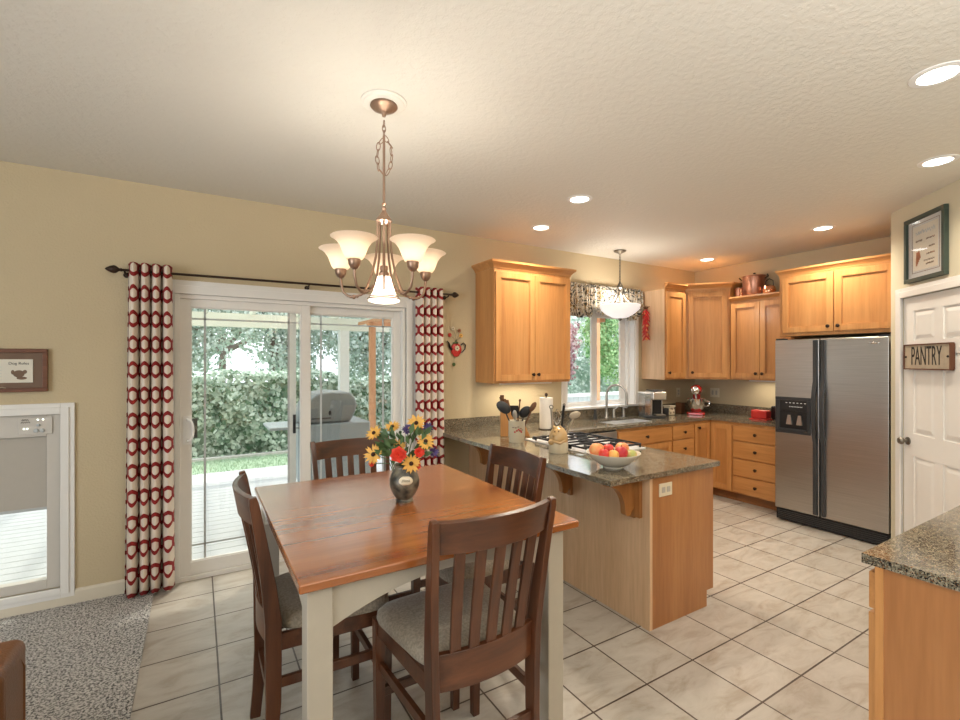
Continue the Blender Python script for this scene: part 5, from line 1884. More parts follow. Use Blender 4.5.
# foreground cabinet at right -----------------------------------------------------
FGX0, FGX1, FGY1 = 1.882, 3.85, 0.658
t = thing('base_cabinet', 'maple base cabinet end with granite counter at the lower right', 'cabinet', (FGX1, FGY1 - 0.02, 0), R(180))
w = FGX1 - FGX0
MB().box(0, 0, 0.10, w - 0.02, 0.60, CZ0).build('cabinet_body', 'cab', t, world=False, smooth=0)
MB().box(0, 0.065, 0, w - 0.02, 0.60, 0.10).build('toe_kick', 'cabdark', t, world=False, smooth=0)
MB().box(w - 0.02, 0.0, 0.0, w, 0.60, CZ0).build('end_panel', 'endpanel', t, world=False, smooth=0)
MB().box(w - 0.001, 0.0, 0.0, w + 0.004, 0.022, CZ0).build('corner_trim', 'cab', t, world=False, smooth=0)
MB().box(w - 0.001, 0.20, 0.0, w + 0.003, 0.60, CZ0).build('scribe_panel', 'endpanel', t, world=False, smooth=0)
for k in range(4):
    x1 = w - 0.003 - k * 0.48
    if x1 - 0.47 < 0:
        break
    drawer(t, x1 - 0.47, 0.735, x1, 0.855, knob_on=k > 0)
    door(t, x1 - 0.47, 0.115, x1, 0.722, (x1 - 0.42) if k else None, 0.66)
c_ = B(1.874, 0.02, CZ0, 3.848, 0.672, CZ1)
tag(c_.build('granite_worktop', 'granite', smooth=0), 'granite countertop corner in the lower right foreground', 'countertop')

# ================================================================== KITCHEN THINGS
Z = CZ1


def cyl(r, h, c, n=24):
    return MB().lathe([(0, 0), (r, 0), (r, h), (0, h)], c, n)


# utensil crock
UC = Vector((2.16, 3.02, Z))
t = thing('utensil_crock', 'cream utensil crock with red floral painting on the breakfast bar', 'crock', tuple(UC))
MB().lathe([(0, 0), (0.060, 0), (0.062, 0.004), (0.062, 0.035), (0.066, 0.04), (0.066, 0.162), (0.069, 0.168), (0.064, 0.168), (0.060, 0.16), (0.060, 0.02), (0, 0.02)], tuple(UC), 30).build('body', 'ceramic', t)
e = MB()
for k, (a_, z_) in enumerate(((-0.30, 0.085), (-0.05, 0.095), (0.15, 0.105), (0.32, 0.095), (0.5, 0.085))):
    d = lat * math.sin(a_) - dep * math.cos(a_)
    e.ball(UC + d * 0.065 + Vector((0, 0, z_)), (0.008, 0.008, 0.007), 8, 6)
e.build('painted_berries', 'redmatte', t)
e = MB()
for k, (a_, z_) in enumerate(((-0.5, 0.12), (-0.2, 0.118), (0.1, 0.125), (0.4, 0.112), (0.6, 0.10))):
    d = lat * math.sin(a_) - dep * math.cos(a_)
    e.ball(UC + d * 0.065 + Vector((0, 0, z_)), (0.011, 0.011, 0.003), 8, 6)
e.build('painted_leaves', 'brownpaint', t)


def utensil(name, label, cat, foot, lx, dz, top, head, hm, mm='black', hr=(0.03, 0.008, 0.045), group='utensils in the crocks', tilt=0):
    base = foot
    p1 = Vector((foot.x, foot.y, 0)) + lat * lx + dep * dz
    p1.z = top
    t = thing(name, label, cat, tuple(base), 0, group)
    hr_ = 0.009 if name == 'tongs' else 0.006
    MB().tube([base, base.lerp(p1, 0.6), p1], [hr_, hr_, hr_], 8).build('handle', mm, t)
    ax = (p1 - base).normalized()
    side = lat
    nn = ax.cross(side).normalized()
    mt = Matrix(((side.x, nn.x, ax.x, p1.x), (side.y, nn.y, ax.y, p1.y), (side.z, nn.z, ax.z, p1.z), (0, 0, 0, 1)))
    h = MB()
    if head == 'round':
        h.ball((0, 0, hr[2] * 0.9), hr, 18, 10, mt)
    elif head == 'flat':
        h.prism([(-hr[0] * 0.6, 0), (hr[0] * 0.6, 0), (hr[0], hr[2] * 0.5), (hr[0], hr[2] * 2), (-hr[0], hr[2] * 2), (-hr[0], hr[2] * 0.5)], -hr[1] / 2, hr[1] / 2,
                mt @ Matrix(((1, 0, 0, 0), (0, 0, 1, 0), (0, 1, 0, 0), (0, 0, 0, 1))))
    elif head == 'whisk':
        for k in range(6):
            q = PI * k / 6
            lp_ = [(hr[0] * math.sin(PI * s / 10) * math.cos(q), hr[0] * math.sin(PI * s / 10) * math.sin(q), hr[2] * 2 * (s / 10 if s <= 5 else s / 10)) for s in range(11)]
            h.tube([mt @ Vector(v) for v in lp_], 0.0014, 4)
    elif head == 'ring':
        h.tube([mt @ Vector((hr[0] * math.cos(q), 0, hr[0] + hr[0] * math.sin(q))) for q in [2 * PI * s / 14 for s in range(14)]], 0.0028, 6, closed=True)
    h.build('head', hm, t)


fz = UC + Vector((0, 0, 0.025))
utensil('ladle', 'large round slate grey ladle leaning left in the floral crock', 'utensil', fz, -0.085, -0.01, 1.135, 'round', 'darkgrey', 'darkgrey', (0.052, 0.016, 0.056))
utensil('spatula', 'dark spatula in the middle of the floral crock', 'utensil', fz + lat * 0.01, -0.02, -0.02, 1.10, 'flat', 'black', 'black', (0.032, 0.006, 0.05))
utensil('serving_spoon', 'steel edged serving spoon between the dark utensils of the floral crock', 'utensil', fz - dep * 0.02, -0.015, -0.035, 1.09, 'round', 'steel', 'steel', (0.018, 0.006, 0.042))
utensil('slotted_turner', 'wide black slotted turner leaning right in the floral crock', 'utensil', fz + dep * 0.02, 0.055, 0.0, 1.10, 'round', 'black', 'black', (0.046, 0.014, 0.05))
utensil('wooden_spoon', 'brown wooden spoon leaning furthest right in the floral crock', 'utensil', fz + lat * 0.02, 0.095, 0.01, 1.15, 'round', 'brownpaint', 'brownpaint', (0.024, 0.010, 0.042))
utensil('pasta_fork', 'dark pasta fork with knob end at the back of the floral crock', 'utensil', fz + dep * 0.03, 0.03, 0.03, 1.22, 'round', 'brownpaint', 'brownpaint', (0.010, 0.008, 0.012))

# knife block
t = thing('knife_block', 'slanted maple knife block behind the floral crock', 'knife block', (2.30, 3.285, Z), R(-31))
mt = Matrix(((1, 0, 0, 0), (0, 0, 1, 0), (0, 1, 0, 0), (0, 0, 0, 1)))
MB().prism([(-0.10, 0), (0.15, 0), (0.105, 0.10), (0.0, 0.20), (-0.10, 0.245)], -0.05, 0.05, mt).build('block', 'cab', t, world=False, smooth=0, bevel=0.003)
for k, (x, y, ln, nm) in enumerate(((-0.085, -0.02, 0.135, 'leftmost upright brown handle'), (-0.055, 0.02, 0.135, 'second from the left'), (-0.035, -0.02, 0.13, 'third from the left'), (-0.01, 0.015, 0.13, 'rightmost of the leaning handles'))):
    ax = Vector((-0.28 + (0.28 if k == 0 else 0), 0, 1)).normalized()
    zb = 0.24 - (x + 0.10) * 0.45 - 0.02
    p0 = Vector((x, y, zb))
    mtw = Matrix.Translation((2.30, 3.285, Z)) @ Matrix.Rotation(R(-31), 4, 'Z')
    kn_ = thing('kitchen_knife', 'knife in the maple block, ' + nm, 'knife', tuple(mtw @ p0), 0, 'knives in the block')
    MB().bar([mtw @ p0, mtw @ (p0 + ax * 0.02)], 0.010, 0.006).build('bolster', 'steel', kn_, smooth=0)
    MB().bar([mtw @ (p0 + ax * 0.02), mtw @ (p0 + ax * (ln * 0.6)), mtw @ (p0 + ax * ln)], [0.012, 0.013, 0.015], [0.009, 0.010, 0.010]).build('handle', 'brownpaint', kn_, smooth=0, bevel=0.002)

# paper towel holder and roll
TWX, TWY = 2.80, 3.44
t = thing('paper_towel_holder', 'dark wire paper towel holder with round finial near the sink window', 'paper towel holder', (TWX, TWY, Z))
MB().lathe([(0, 0), (0.075, 0), (0.075, 0.008), (0, 0.010)], (TWX, TWY, Z), 28).build('base', 'bronze', t)
MB().tube([(TWX, TWY, Z + 0.008), (TWX, TWY, Z + 0.31)], 0.005, 8).ball((TWX, TWY, Z + 0.325), 0.016, 14, 10).build('post', 'bronze', t)
tag(MB().lathe([(0.02, 0.0), (0.062, 0.0), (0.062, 0.285), (0.02, 0.285), (0.02, 0.0)], (TWX, TWY, Z + 0.010), 32, cap=False).build('paper_towel_roll', 'papertowel'), 'tall white paper towel roll standing on its dark holder', 'paper towels')

# pig shaped crock with utensils
PGX, PGY = 2.16, 2.52
t = thing('figurine_crock', 'tan and cream ceramic animal figurine crock standing by the cooktop', 'crock', (PGX, PGY, Z))
MB().lathe([(0, 0), (0.066, 0), (0.068, 0.006), (0.068, 0.06), (0.066, 0.075), (0, 0.075)], (PGX, PGY, Z), 28).build('base', 'ceramic', t)
c0 = Vector((PGX, PGY, Z))
e = MB()
e.lathe([(0, 0.07), (0.064, 0.07), (0.066, 0.10), (0.058, 0.135), (0.044, 0.160), (0.026, 0.176), (0.0, 0.182)], tuple(c0), 24)
e.ball(c0 + lat * -0.05 - dep * 0.03 + Vector((0, 0, 0.075)), (0.028, 0.026, 0.022), 14, 8)
e.ball(c0 + lat * -0.035 - dep * 0.04 + Vector((0, 0, 0.125)), (0.016, 0.016, 0.015), 12, 8)
for s in (-1, 1):
    e.ball(c0 + lat * (0.022 * s - 0.012) - dep * 0.018 + Vector((0, 0, 0.175)), (0.011, 0.009, 0.013), 10, 6)
e.build('body', 'pigbody', t)
e = MB()
for lx, z_ in ((-0.032, 0.150), (-0.006, 0.152), (-0.038, 0.122)):
    e.ball(c0 + lat * lx - dep * 0.047 + Vector((0, 0, z_)), 0.005, 8, 6)
e.build('painted_face', 'brownpaint', t)
e = MB()
e.tube([c0 + lat * -0.06 - dep * 0.045 + Vector((0, 0, 0.085)), c0 - dep * 0.07 + Vector((0, 0, 0.072)), c0 + lat * 0.04 - dep * 0.05 + Vector((0, 0, 0.09))], 0.009, 8)
e.build('arms', 'pigbody', t)
P2 = Vector((PGX, PGY, Z)) + dep * 0.125 + lat * 0.02
t = thing('utensil_crock', 'dark utensil crock hidden behind the animal figurine crock', 'crock', tuple(P2))
MB().lathe([(0, 0), (0.052, 0), (0.055, 0.15), (0.050, 0.15), (0.047, 0.01), (0, 0.01)], tuple(P2), 24).build('body', 'darkgrey', t)
f2 = P2 + Vector((0, 0, 0.02))
utensil('tongs', 'steel tongs with ring top standing left behind the figurine crock', 'utensil', f2 - lat * 0.03, -0.02, 0, 1.20, 'ring', 'black', 'steel', (0.013, 0, 0))
utensil('whisk', 'thin wire whisk head up behind the figurine crock', 'utensil', f2 - lat * 0.01, 0.0, 0.0, 1.08, 'whisk', 'chrome', 'black', (0.032, 0, 0.06))
utensil('tongs', 'black handled tongs standing in the middle behind the figurine crock', 'utensil', f2 + lat * 0.01, 0.035, 0.02, 1.22, 'ring', 'black', 'black', (0.007, 0, 0))
utensil('whisk', 'small dark whisk leaning right behind the figurine crock', 'utensil', f2 + dep * 0.015, 0.045, 0.01, 1.06, 'whisk', 'darkgrey', 'black', (0.03, 0, 0.055))
utensil('wooden_spoon', 'pale wooden spoon with broad bowl leaning right behind the figurine crock', 'utensil', f2 + lat * 0.02, 0.09, 0.0, 1.13, 'round', 'signwood', 'signwood', (0.04, 0.014, 0.03))

# fruit bowl
FBX, FBY = 2.125, 1.985
t = thing('fruit_bowl', 'wide ivory ceramic bowl of fruit near the end of the peninsula', 'bowl', (FBX, FBY, Z))
o_ = [(0.0, 0.0), (0.058, 0.0), (0.060, 0.006), (0.055, 0.010), (0.085, 0.022), (0.125, 0.048), (0.150, 0.078), (0.158, 0.088), (0.160, 0.092), (0.155, 0.092), (0.142, 0.078), (0.115, 0.05), (0.07, 0.024), (0, 0.018)]
MB().lathe(o_, (FBX, FBY, Z), 48).build('body', 'bowl', t)
M['pomegranate'] = m_fruit('pomegranate skin', (0.45, 0.015, 0.03), (0.62, 0.07, 0.06))
M['orangefruit'] = m_fruit('peach skin', (0.75, 0.20, 0.07), (0.80, 0.42, 0.16))
M['apple'] = m_fruit('red apple skin', (0.62, 0.03, 0.03), (0.72, 0.12, 0.06))
M['mango'] = m_fruit('mango skin', (0.36, 0.38, 0.10), (0.66, 0.40, 0.16))
M['yellowapple'] = m_fruit('golden apple skin', (0.72, 0.42, 0.10), (0.78, 0.30, 0.10))


def fruit(name, label, lx, dz, z, r, mat, squash=0.94, stem=True):
    c = Vector((FBX, FBY, Z + z)) + lat * lx + dep * dz
    t = thing(name, label, 'fruit', tuple(c - Vector((0, 0, r * squash))), 0, 'fruit in the ivory bowl')
    prof_ = []
    for k in range(13):
        a_ = -PI / 2 + PI * k / 12
        rr = r * math.cos(a_)
        zz_ = r * squash * math.sin(a_) * (1 - 0.0)
        if k == 12:
            zz_ -= r * 0.14
            rr = 0
        if k == 11:
            zz_ -= r * 0.03
        prof_.append((max(rr, 0), zz_))
    MB().lathe(prof_, tuple(c), 20, cap=False).build('flesh', mat, t, smooth=80)
    if stem:
        MB().tube([c + Vector((0, 0, r * squash * 0.80)), c + Vector((0.004, 0, r * squash + 0.008))], 0.002, 6).build('stem', 'brownpaint', t)


fruit('peach', 'large orange peach at the left of the bowl', -0.098, -0.01, 0.105, 0.046, 'orangefruit')
fruit('apple', 'red apple low at the front left of the bowl', -0.072, -0.075, 0.094, 0.032, 'apple')
fruit('apple', 'yellow orange apple at the front of the bowl', -0.022, -0.085, 0.090, 0.033, 'yellowapple')
fruit('apple', 'red apple behind the yellow one in the bowl', -0.03, -0.01, 0.110, 0.034, 'apple')
fruit('pomegranate', 'dark red pomegranate in the middle of the bowl', 0.032, -0.055, 0.098, 0.040, 'pomegranate')
fruit('peach', 'peach at the back right of the bowl', 0.065, 0.035, 0.105, 0.042, 'orangefruit')
fruit('mango', 'green and orange mango at the right of the bowl', 0.090, -0.055, 0.085, 0.036, 'mango', 0.85, False)

# coffee maker
KXc, KYc = 4.455, 3.55
t = thing('coffee_maker', 'silver and black single cup coffee maker with clear water tank', 'coffee maker', (KXc, KYc, Z), R(-31))
MB().box(-0.13, -0.12, 0.0, 0.10, 0.13, 0.025).build('base', 'darkgrey', t, world=False, smooth=0, bevel=0.006)
MB().box(-0.055, -0.01, 0.025, 0.10, 0.13, 0.24).build('body', 'steel', t, world=False, smooth=0, bevel=0.008)
MB().box(-0.02, -0.012, 0.03, 0.085, -0.004, 0.20).build('cup_recess', 'black', t, world=False, smooth=0)
MB().box(-0.06, -0.13, 0.205, 0.105, 0.13, 0.30).build('brew_head', 'steel', t, world=False, smooth=0, bevel=0.02, seg=4)
MB().box(-0.05, -0.12, 0.302, 0.095, 0.10, 0.312).build('lid_handle', 'darkgrey', t, world=False, smooth=0, bevel=0.004)
MB().box(-0.02, -0.125, 0.025, 0.09, -0.03, 0.045).build('drip_tray', 'nickel', t, world=False, smooth=0, bevel=0.004)
MB().box(-0.135, -0.09, 0.025, -0.06, 0.12, 0.27).build('water_tank', 'clear', t, world=False, smooth=0, bevel=0.008)
MB().box(-0.137, -0.092, 0.27, -0.058, 0.122, 0.285).build('tank_lid', 'white', t, world=False, smooth=0, bevel=0.005)
# mug and canister
t = thing('coffee_mug', 'dark mug beside the coffee maker', 'mug', (4.67, 3.56, Z))
MB().lathe([(0, 0), (0.036, 0), (0.040, 0.006), (0.040, 0.09), (0.036, 0.09), (0.035, 0.01), (0, 0.01)], (4.67, 3.56, Z), 24).build('cup', 'darkgrey', t)
MB().tube([(4.67 - 0.038, 3.56, Z + 0.07), (4.67 - 0.062, 3.56, Z + 0.06), (4.67 - 0.062, 3.56, Z + 0.035), (4.67 - 0.038, 3.56, Z + 0.02)], 0.005, 8).build('handle', 'darkgrey', t)
t = thing('canister', 'cream patterned square canister right of the coffee maker', 'canister', (4.80, 3.61, Z))
B(4.755, 3.56, Z, 4.85, 3.65, Z + 0.10).build('body', 'ceramic', t, smooth=0, bevel=0.012, seg=3)
B(4.750, 3.555, Z + 0.10, 4.855, 3.655, Z + 0.114).build('lid', 'ceramic', t, smooth=0, bevel=0.006)
e = MB()
for x, z_ in ((4.772, 0.03), (4.80, 0.075), (4.825, 0.035), (4.835, 0.08), (4.775, 0.08)):
    e.ball((x, 3.56, Z + z_), (0.010, 0.003, 0.012), 8, 6)
e.build('painted_pattern', 'mat', t)
tag(B(5.075, 3.64, Z, 5.15, 3.72, Z + 0.13).build('spice_tin', 'brownpaint', smooth=0, bevel=0.006), 'dark brown tin against the backsplash behind the canister', 'tin')

# stand mixer
MXX, MXY = 5.17, 3.50
t = thing('stand_mixer', 'red stand mixer with steel bowl in the kitchen corner', 'mixer', (MXX, MXY, Z), R(-60))
# local: x to the right, -y to the front
MB().prism([(-0.10, -0.11), (-0.08, -0.14), (0.08, -0.14), (0.10, -0.11), (0.085, 0.10), (0.06, 0.13), (-0.06, 0.13), (-0.085, 0.10)], 0, 0.03).build('base', 'red', t, world=False, smooth=30, bevel=0.008, seg=3)
MB().bar([(0, 0.085, 0.02), (0, 0.08, 0.12), (0, 0.075, 0.24)], [0.045, 0.036, 0.042], [0.045, 0.034, 0.05]).build('column', 'red', t, world=False, smooth=40, bevel=0.012, seg=3)
e = MB()
e.ball((0, -0.01, 0.295), (0.068, 0.165, 0.062), 28, 16)
e.build('motor_head', 'red', t, world=False)
MB().lathe([(0.045, 0), (0.047, 0.012), (0.040, 0.018), (0, 0.020)], (0, 0, 0), 20, Matrix.Translation((0, -0.155, 0.295)) @ Matrix.Rotation(R(90), 4, 'X')).build('attachment_hub', 'chrome', t, world=False)
e = MB()
e.ball((0, -0.01, 0.285), (0.0695, 0.166, 0.006), 28, 6)
e.build('trim_band', 'chrome', t, world=False)
MB().lathe([(0, 0.035), (0.055, 0.035), (0.06, 0.045), (0.085, 0.08), (0.10, 0.13), (0.105, 0.19), (0.108, 0.192), (0.102, 0.19), (0.095, 0.13), (0.06, 0.06), (0, 0.05)], (0, -0.04, 0), 32).build('bowl', 'chrome', t, world=False)
MB().tube([(0.10, -0.04, 0.17), (0.145, -0.05, 0.16), (0.14, -0.05, 0.11), (0.09, -0.04, 0.10)], 0.007, 8).build('bowl_handle', 'chrome', t, world=False)
MB().tube([(0, -0.04, 0.24), (0, -0.04, 0.17)], 0.012, 10).build('beater_shaft', 'chrome', t, world=False)

# red dish, dark box beside the refrigerator
t = thing('butter_dish', 'red covered dish on the counter beside the refrigerator', 'dish', (5.28, 2.80, Z))
MB().box(5.215, 2.705, Z, 5.345, 2.895, Z + 0.012).build('tray', 'redmatte', t, smooth=0, bevel=0.005)
MB().box(5.225, 2.715, Z + 0.012, 5.335, 2.885, Z + 0.105).build('cover', 'redmatte', t, smooth=0, bevel=0.018, seg=4)
tag(B(5.42, 2.56, Z, 5.53, 2.775, Z + 0.145).build('toaster', 'black', smooth=0, bevel=0.02, seg=4), 'small black toaster between the red dish and the refrigerator', 'toaster')

# wall outlets
for (nm, lab, bx) in (('electrical_outlet', 'cream outlet plate on the back wall left of the mixer', (5.30, YW - 0.006, 1.09, 5.375, YW, 1.205)),
                      ('electrical_outlet', 'cream double switch plate on the side wall right of the mixer', (XW - 0.006, 3.53, 1.09, XW, 3.65, 1.205)),
                      ):
    t = thing(nm, lab, 'outlet', ((bx[0] + bx[3]) / 2, (bx[1] + bx[4]) / 2, bx[2]))
    B(*bx).build('cover_plate', 'ceramic', t, smooth=0, bevel=0.002)
    cx_, cy_ = (bx[0] + bx[3]) / 2, (bx[1] + bx[4]) / 2
    e = MB()
    if bx[3] == XW:
        for y_ in (3.565, 3.615):
            e.box(XW - 0.009, y_ - 0.012, 1.12, XW - 0.006, y_ + 0.012, 1.175)
    else:
        for z_ in (1.118, 1.155):
            e.box(cx_ - 0.014, YW - 0.009, z_, cx_ + 0.014, YW - 0.006, z_ + 0.025)
    e.build('socket_face', 'tan_plastic', t, smooth=0)

# pots on top of the wall cabinet
PZ = 2.235 + 0.058
t = thing('copper_stockpot', 'tall old copper stockpot with lid on top of the wall cabinet', 'pot', (5.50, 2.99, PZ))
c_ = (5.50, 2.99, PZ)
MB().lathe([(0, 0), (0.118, 0), (0.122, 0.006), (0.122, 0.225), (0.125, 0.228), (0.118, 0.23), (0, 0.23)], c_, 36).build('body', 'copper', t)
lid = MB().lathe([(0.126, 0.23), (0.126, 0.236), (0.10, 0.245), (0.03, 0.253), (0, 0.254)], c_, 36).build('lid', 'copper', t)
MB().lathe([(0.006, 0.25), (0.006, 0.262), (0.016, 0.268), (0.012, 0.276), (0, 0.278)], c_, 14).build('knob', 'bronze', lid)
for s in (-1, 1):
    MB().tube([(5.50, 2.99 + s * 0.12, PZ + 0.20), (5.50, 2.99 + s * 0.155, PZ + 0.215), (5.47, 2.99 + s * 0.16, PZ + 0.235)], 0.007, 8).build('handle', 'bronze', t)
t = thing('copper_saucepan', 'small reddish copper pan left of the tall stockpot on the cabinet', 'pot', (5.49, 3.11, PZ))
c_ = (5.44, 3.135, PZ)
MB().lathe([(0, 0), (0.040, 0), (0.047, 0.02), (0.047, 0.115), (0.043, 0.115), (0, 0.10)], c_, 28).build('body', 'copper', t)
t = thing('copper_jug', 'little copper jug in front of the tall stockpot on the cabinet', 'jug', (5.372, 3.06, PZ))
c_ = (5.352, 3.06, PZ)
MB().lathe([(0, 0), (0.018, 0), (0.022, 0.015), (0.013, 0.045), (0.011, 0.075), (0.020, 0.095), (0.016, 0.095), (0, 0.08)], c_, 20).build('body', 'copper_bright', t)
t = thing('copper_kettle', 'small bright copper kettle right of the stockpot on the cabinet', 'kettle', (5.45, 2.80, PZ))
c_ = (5.45, 2.80, PZ)
MB().lathe([(0, 0), (0.055, 0), (0.066, 0.02), (0.068, 0.05), (0.055, 0.09), (0.03, 0.105), (0.012, 0.11), (0, 0.112)], c_, 28).build('body', 'copper_bright', t)
MB().tube([(5.45, 2.86, PZ + 0.04), (5.45, 2.89, PZ + 0.075), (5.44, 2.905, PZ + 0.10)], [0.012, 0.008, 0.006], 10).build('spout', 'copper_bright', t)
MB().tube([(5.45, 2.845, PZ + 0.09), (5.45, 2.84, PZ + 0.15), (5.45, 2.80, PZ + 0.175), (5.45, 2.76, PZ + 0.15), (5.45, 2.755, PZ + 0.09)], 0.005, 8).build('handle', 'bronze', t)

# chili and garlic string
GX, GY = 4.598, YW - 0.10
t = thing('chili_string', 'hanging string of red chilies and garlic right of the sink window', 'wall decoration', (GX, GY, 1.79))
MB().tube([(GX, GY, 2.215), (GX, GY, 1.82)], 0.004, 6).build('string', 'brownpaint', t)
e = MB()
g = MB()
for k in range(34):
    z_ = 2.17 - 0.0103 * k
    a_ = k * 2.4
    p0 = Vector((GX, GY, z_))
    d = Vector((math.cos(a_) * 0.35, math.sin(a_), -0.7)).normalized()
    ln = 0.065
    if k % 5 == 3:
        g.ball(p0 + d * 0.02, (0.019, 0.016, 0.018), 12, 8)
    else:
        e.tube([p0, p0 + d * ln * 0.5, p0 + d * ln + Vector((0, 0, -0.01))], [0.010, 0.012, 0.003], 7)
e.build('chilies', 'redmatte', t)
g.build('garlic_bulbs', 'orangefruit', t)
e = MB()
for k in range(8):
    a_ = k * 0.8
    d = Vector((math.cos(a_) * 0.4, math.sin(a_), 0.3))
    e.tube([(GX, GY, 2.17), Vector((GX, GY, 2.19)) + d * 0.05], [0.006, 0.002], 6)
e.build('husk_bow', 'brownpaint', t)

# valance ------------------------------------------------------------------
t = thing('window_valance', 'gathered black and tan leaf print valance over the sink window', 'valance', (3.97, YW - 0.06, 2.07))
rodz = 2.37


def vfn(u, v):
    x = 3.36 + 1.22 * u
    # three swags
    sw = abs(math.sin(PI * 3 * u))
    zb = 2.145 - 0.10 * sw - 0.02 * math.sin(9 * u)
    z = 2.405 + (zb - 2.405) * (1 - v)
    ph = 2 * PI * 17 * u
    am = 0.022 * (0.5 + 0.6 * (1 - v)) + 0.004
    bulge = 0.03 * math.sin(PI * (1 - v)) * sw
    y = YW - 0.055 - am * math.sin(ph + 1.5 * math.sin(3 * v)) - bulge
    z += 0.006 * math.sin(ph * 0.5) * (1 - v)
    return (x, y, z)


MB().grid(vfn, 220, 16).build('cloth', 'valance', t, smooth=80, solid=0.002)
MB().tube([(3.35, YW - 0.05, rodz), (4.59, YW - 0.05, rodz)], 0.009, 8).tube([(3.352, YW - 0.05, rodz), (3.352, YW, rodz)], 0.006, 6).tube([(4.588, YW - 0.05, rodz), (4.588, YW, rodz)], 0.006, 6).build('rod', 'bronze', t)


def tail(x0, x1, drop, name):
    def fn(u, v):
        x = x0 + (x1 - x0) * u
        ph = 2 * PI * 3 * u
        zb = 2.09 - drop * (1 - abs(2 * u - 1) * 0.6)
        return (x, YW - 0.085 - 0.014 * math.sin(ph), 2.38 + (zb - 2.38) * (1 - v))
    MB().grid(fn, 30, 10).build(name, 'valance', t, smooth=80, solid=0.002)


tail(3.64, 3.74, 0.07, 'swag_tail')
tail(4.33, 4.43, 0.05, 'swag_tail')

# under cabinet lamps
for (lab, x0, y0, x1, y1, z_) in (('slim under cabinet light below the wall cabinet left of the window', 2.45, 3.66, 3.05, 3.71, 1.345),
                                  ('slim under cabinet light below the lower wall cabinet by the refrigerator', 5.50, 2.60, 5.55, 3.05, 1.335)):
    t = thing('under_cabinet_light', lab, 'light', ((x0 + x1) / 2, (y0 + y1) / 2, z_))
    B(x0, y0, z_ - 0.018, x1, y1, z_).build('housing', 'white', t, smooth=0)
    B(x0 + 0.01, y0 + 0.008, z_ - 0.020, x1 - 0.01, y1 - 0.008, z_ - 0.018).build('lens', 'shade', t, smooth=0)
    lp = light('under_cabinet_lamp', 'AREA', (0, 0, -0.025), (2.4 if x1 - x0 > 0.2 else 1.1), (1.0, 0.88, 0.68), abs(x1 - x0), abs(y1 - y0))
    lp.parent = t

# leather sofa at lower left ------------------------------------------------------
t = thing('leather_sofa', 'brown leather sofa arm cut off at the lower left', 'sofa', (-1.2, 1.95, 0.012))


def cushion_box(x0, y0, z0, x1, y1, z1, name, bev=0.05):
    return B(x0, y0, z0, x1, y1, z1).build(name, 'leather', t, smooth=30, bevel=bev, seg=5)


cushion_box(-1.9, 1.98, 0.06, -0.515, 2.25, 0.578, 'arm', 0.035)
cushion_box(-1.9, 0.6, 0.06, -0.62, 1.98, 0.34, 'seat_base', 0.03)
cushion_box(-1.7, 0.62, 0.34, -0.66, 1.97, 0.50, 'seat_cushion', 0.05)
cushion_box(-1.95, 0.55, 0.34, -1.70, 1.97, 0.95, 'backrest', 0.06)
for x, y in ((-1.85, 2.17), (-0.65, 2.17), (-1.85, 0.68), (-0.72, 0.68)):
    B(x - 0.03, y - 0.03, 0.012, x + 0.03, y + 0.03, 0.065).build('foot', 'bronze', t, smooth=0)
# stitched seam on the arm end
MB().tube([(-0.516, 2.20, 0.08), (-0.516, 2.20, 0.49), (-0.52, 2.17, 0.53), (-0.52, 2.02, 0.535), (-0.516, 2.01, 0.08)], 0.006, 6).build('piping', 'leather', t)

# ================================================================== OUTDOORS
gd = B(-14, YW + WT, -0.6, 22, 26, -0.26)
gd.build('ground', 'grass', smooth=0, kind='structure')
dk = MB()
y = YW + WT + 0.005
k = 0
while y < 8.0:
    dk.box(-5.0, y, GZ - 0.03, 7.6, y + 0.137, GZ)
    y += 0.145
dk.box(-5.0, YW + WT + 0.02, GZ - 0.14, 7.6, 8.0, GZ - 0.06)
dk.build('deck', 'deck', smooth=0, kind='structure')
# lawn strip
lw = MB()
rnd = random.Random(3)
lw.box(-10, 8.02, -0.26, 7.6, 9.15, -0.13)
for k in range(9000):
    x = rnd.uniform(-4, 5.5)
    y_ = rnd.uniform(8.04, 9.1)
    h_ = rnd.uniform(0.02, 0.05)
    a_ = rnd.uniform(0, PI)
    lw.add([(x, y_, -0.13), (x + 0.012 * math.cos(a_), y_ + 0.012 * math.sin(a_), -0.13), (x + rnd.uniform(-0.01, 0.02), y_ + 0.01, -0.13 + h_)], [(0, 1, 2)])
tag(lw.build('lawn', 'grass', smooth=0), 'strip of short green lawn between the deck and the ivy hedge', 'grass', kind='stuff')
tag(B(-10, 9.14, -0.26, 7.6, 9.24, -0.085).build('garden_edging', 'curb', smooth=0, bevel=0.01), 'pale concrete edging along the foot of the ivy hedge', 'edging')


def leaf_cloud(mb, rnd, n, size, sampler):
    for k in range(n):
        p, nrm = sampler(rnd)
        nrm = (Vector(nrm) + Vector((rnd.uniform(-1, 1), rnd.uniform(-1, 1), rnd.uniform(-0.6, 0.8))) * 0.7).normalized()
        a_ = nrm.orthogonal().normalized()
        q = rnd.uniform(0, 2 * PI)
        d = a_ * math.cos(q) + nrm.cross(a_) * math.sin(q)
        s = nrm.cross(d)
        L_ = size * rnd.uniform(0.6, 1.3)
        p = Vector(p)
        mb.add([p - d * L_ * 0.5, p + s * L_ * 0.38 - nrm * L_ * 0.08, p + d * L_ * 0.55, p - s * L_ * 0.38 - nrm * L_ * 0.08], [(0, 1, 2), (0, 2, 3)])


# ivy hedge
rnd = random.Random(11)
hd = MB()
hd.box(-9, 9.45, -0.1, 7.5, 10.1, 1.15)


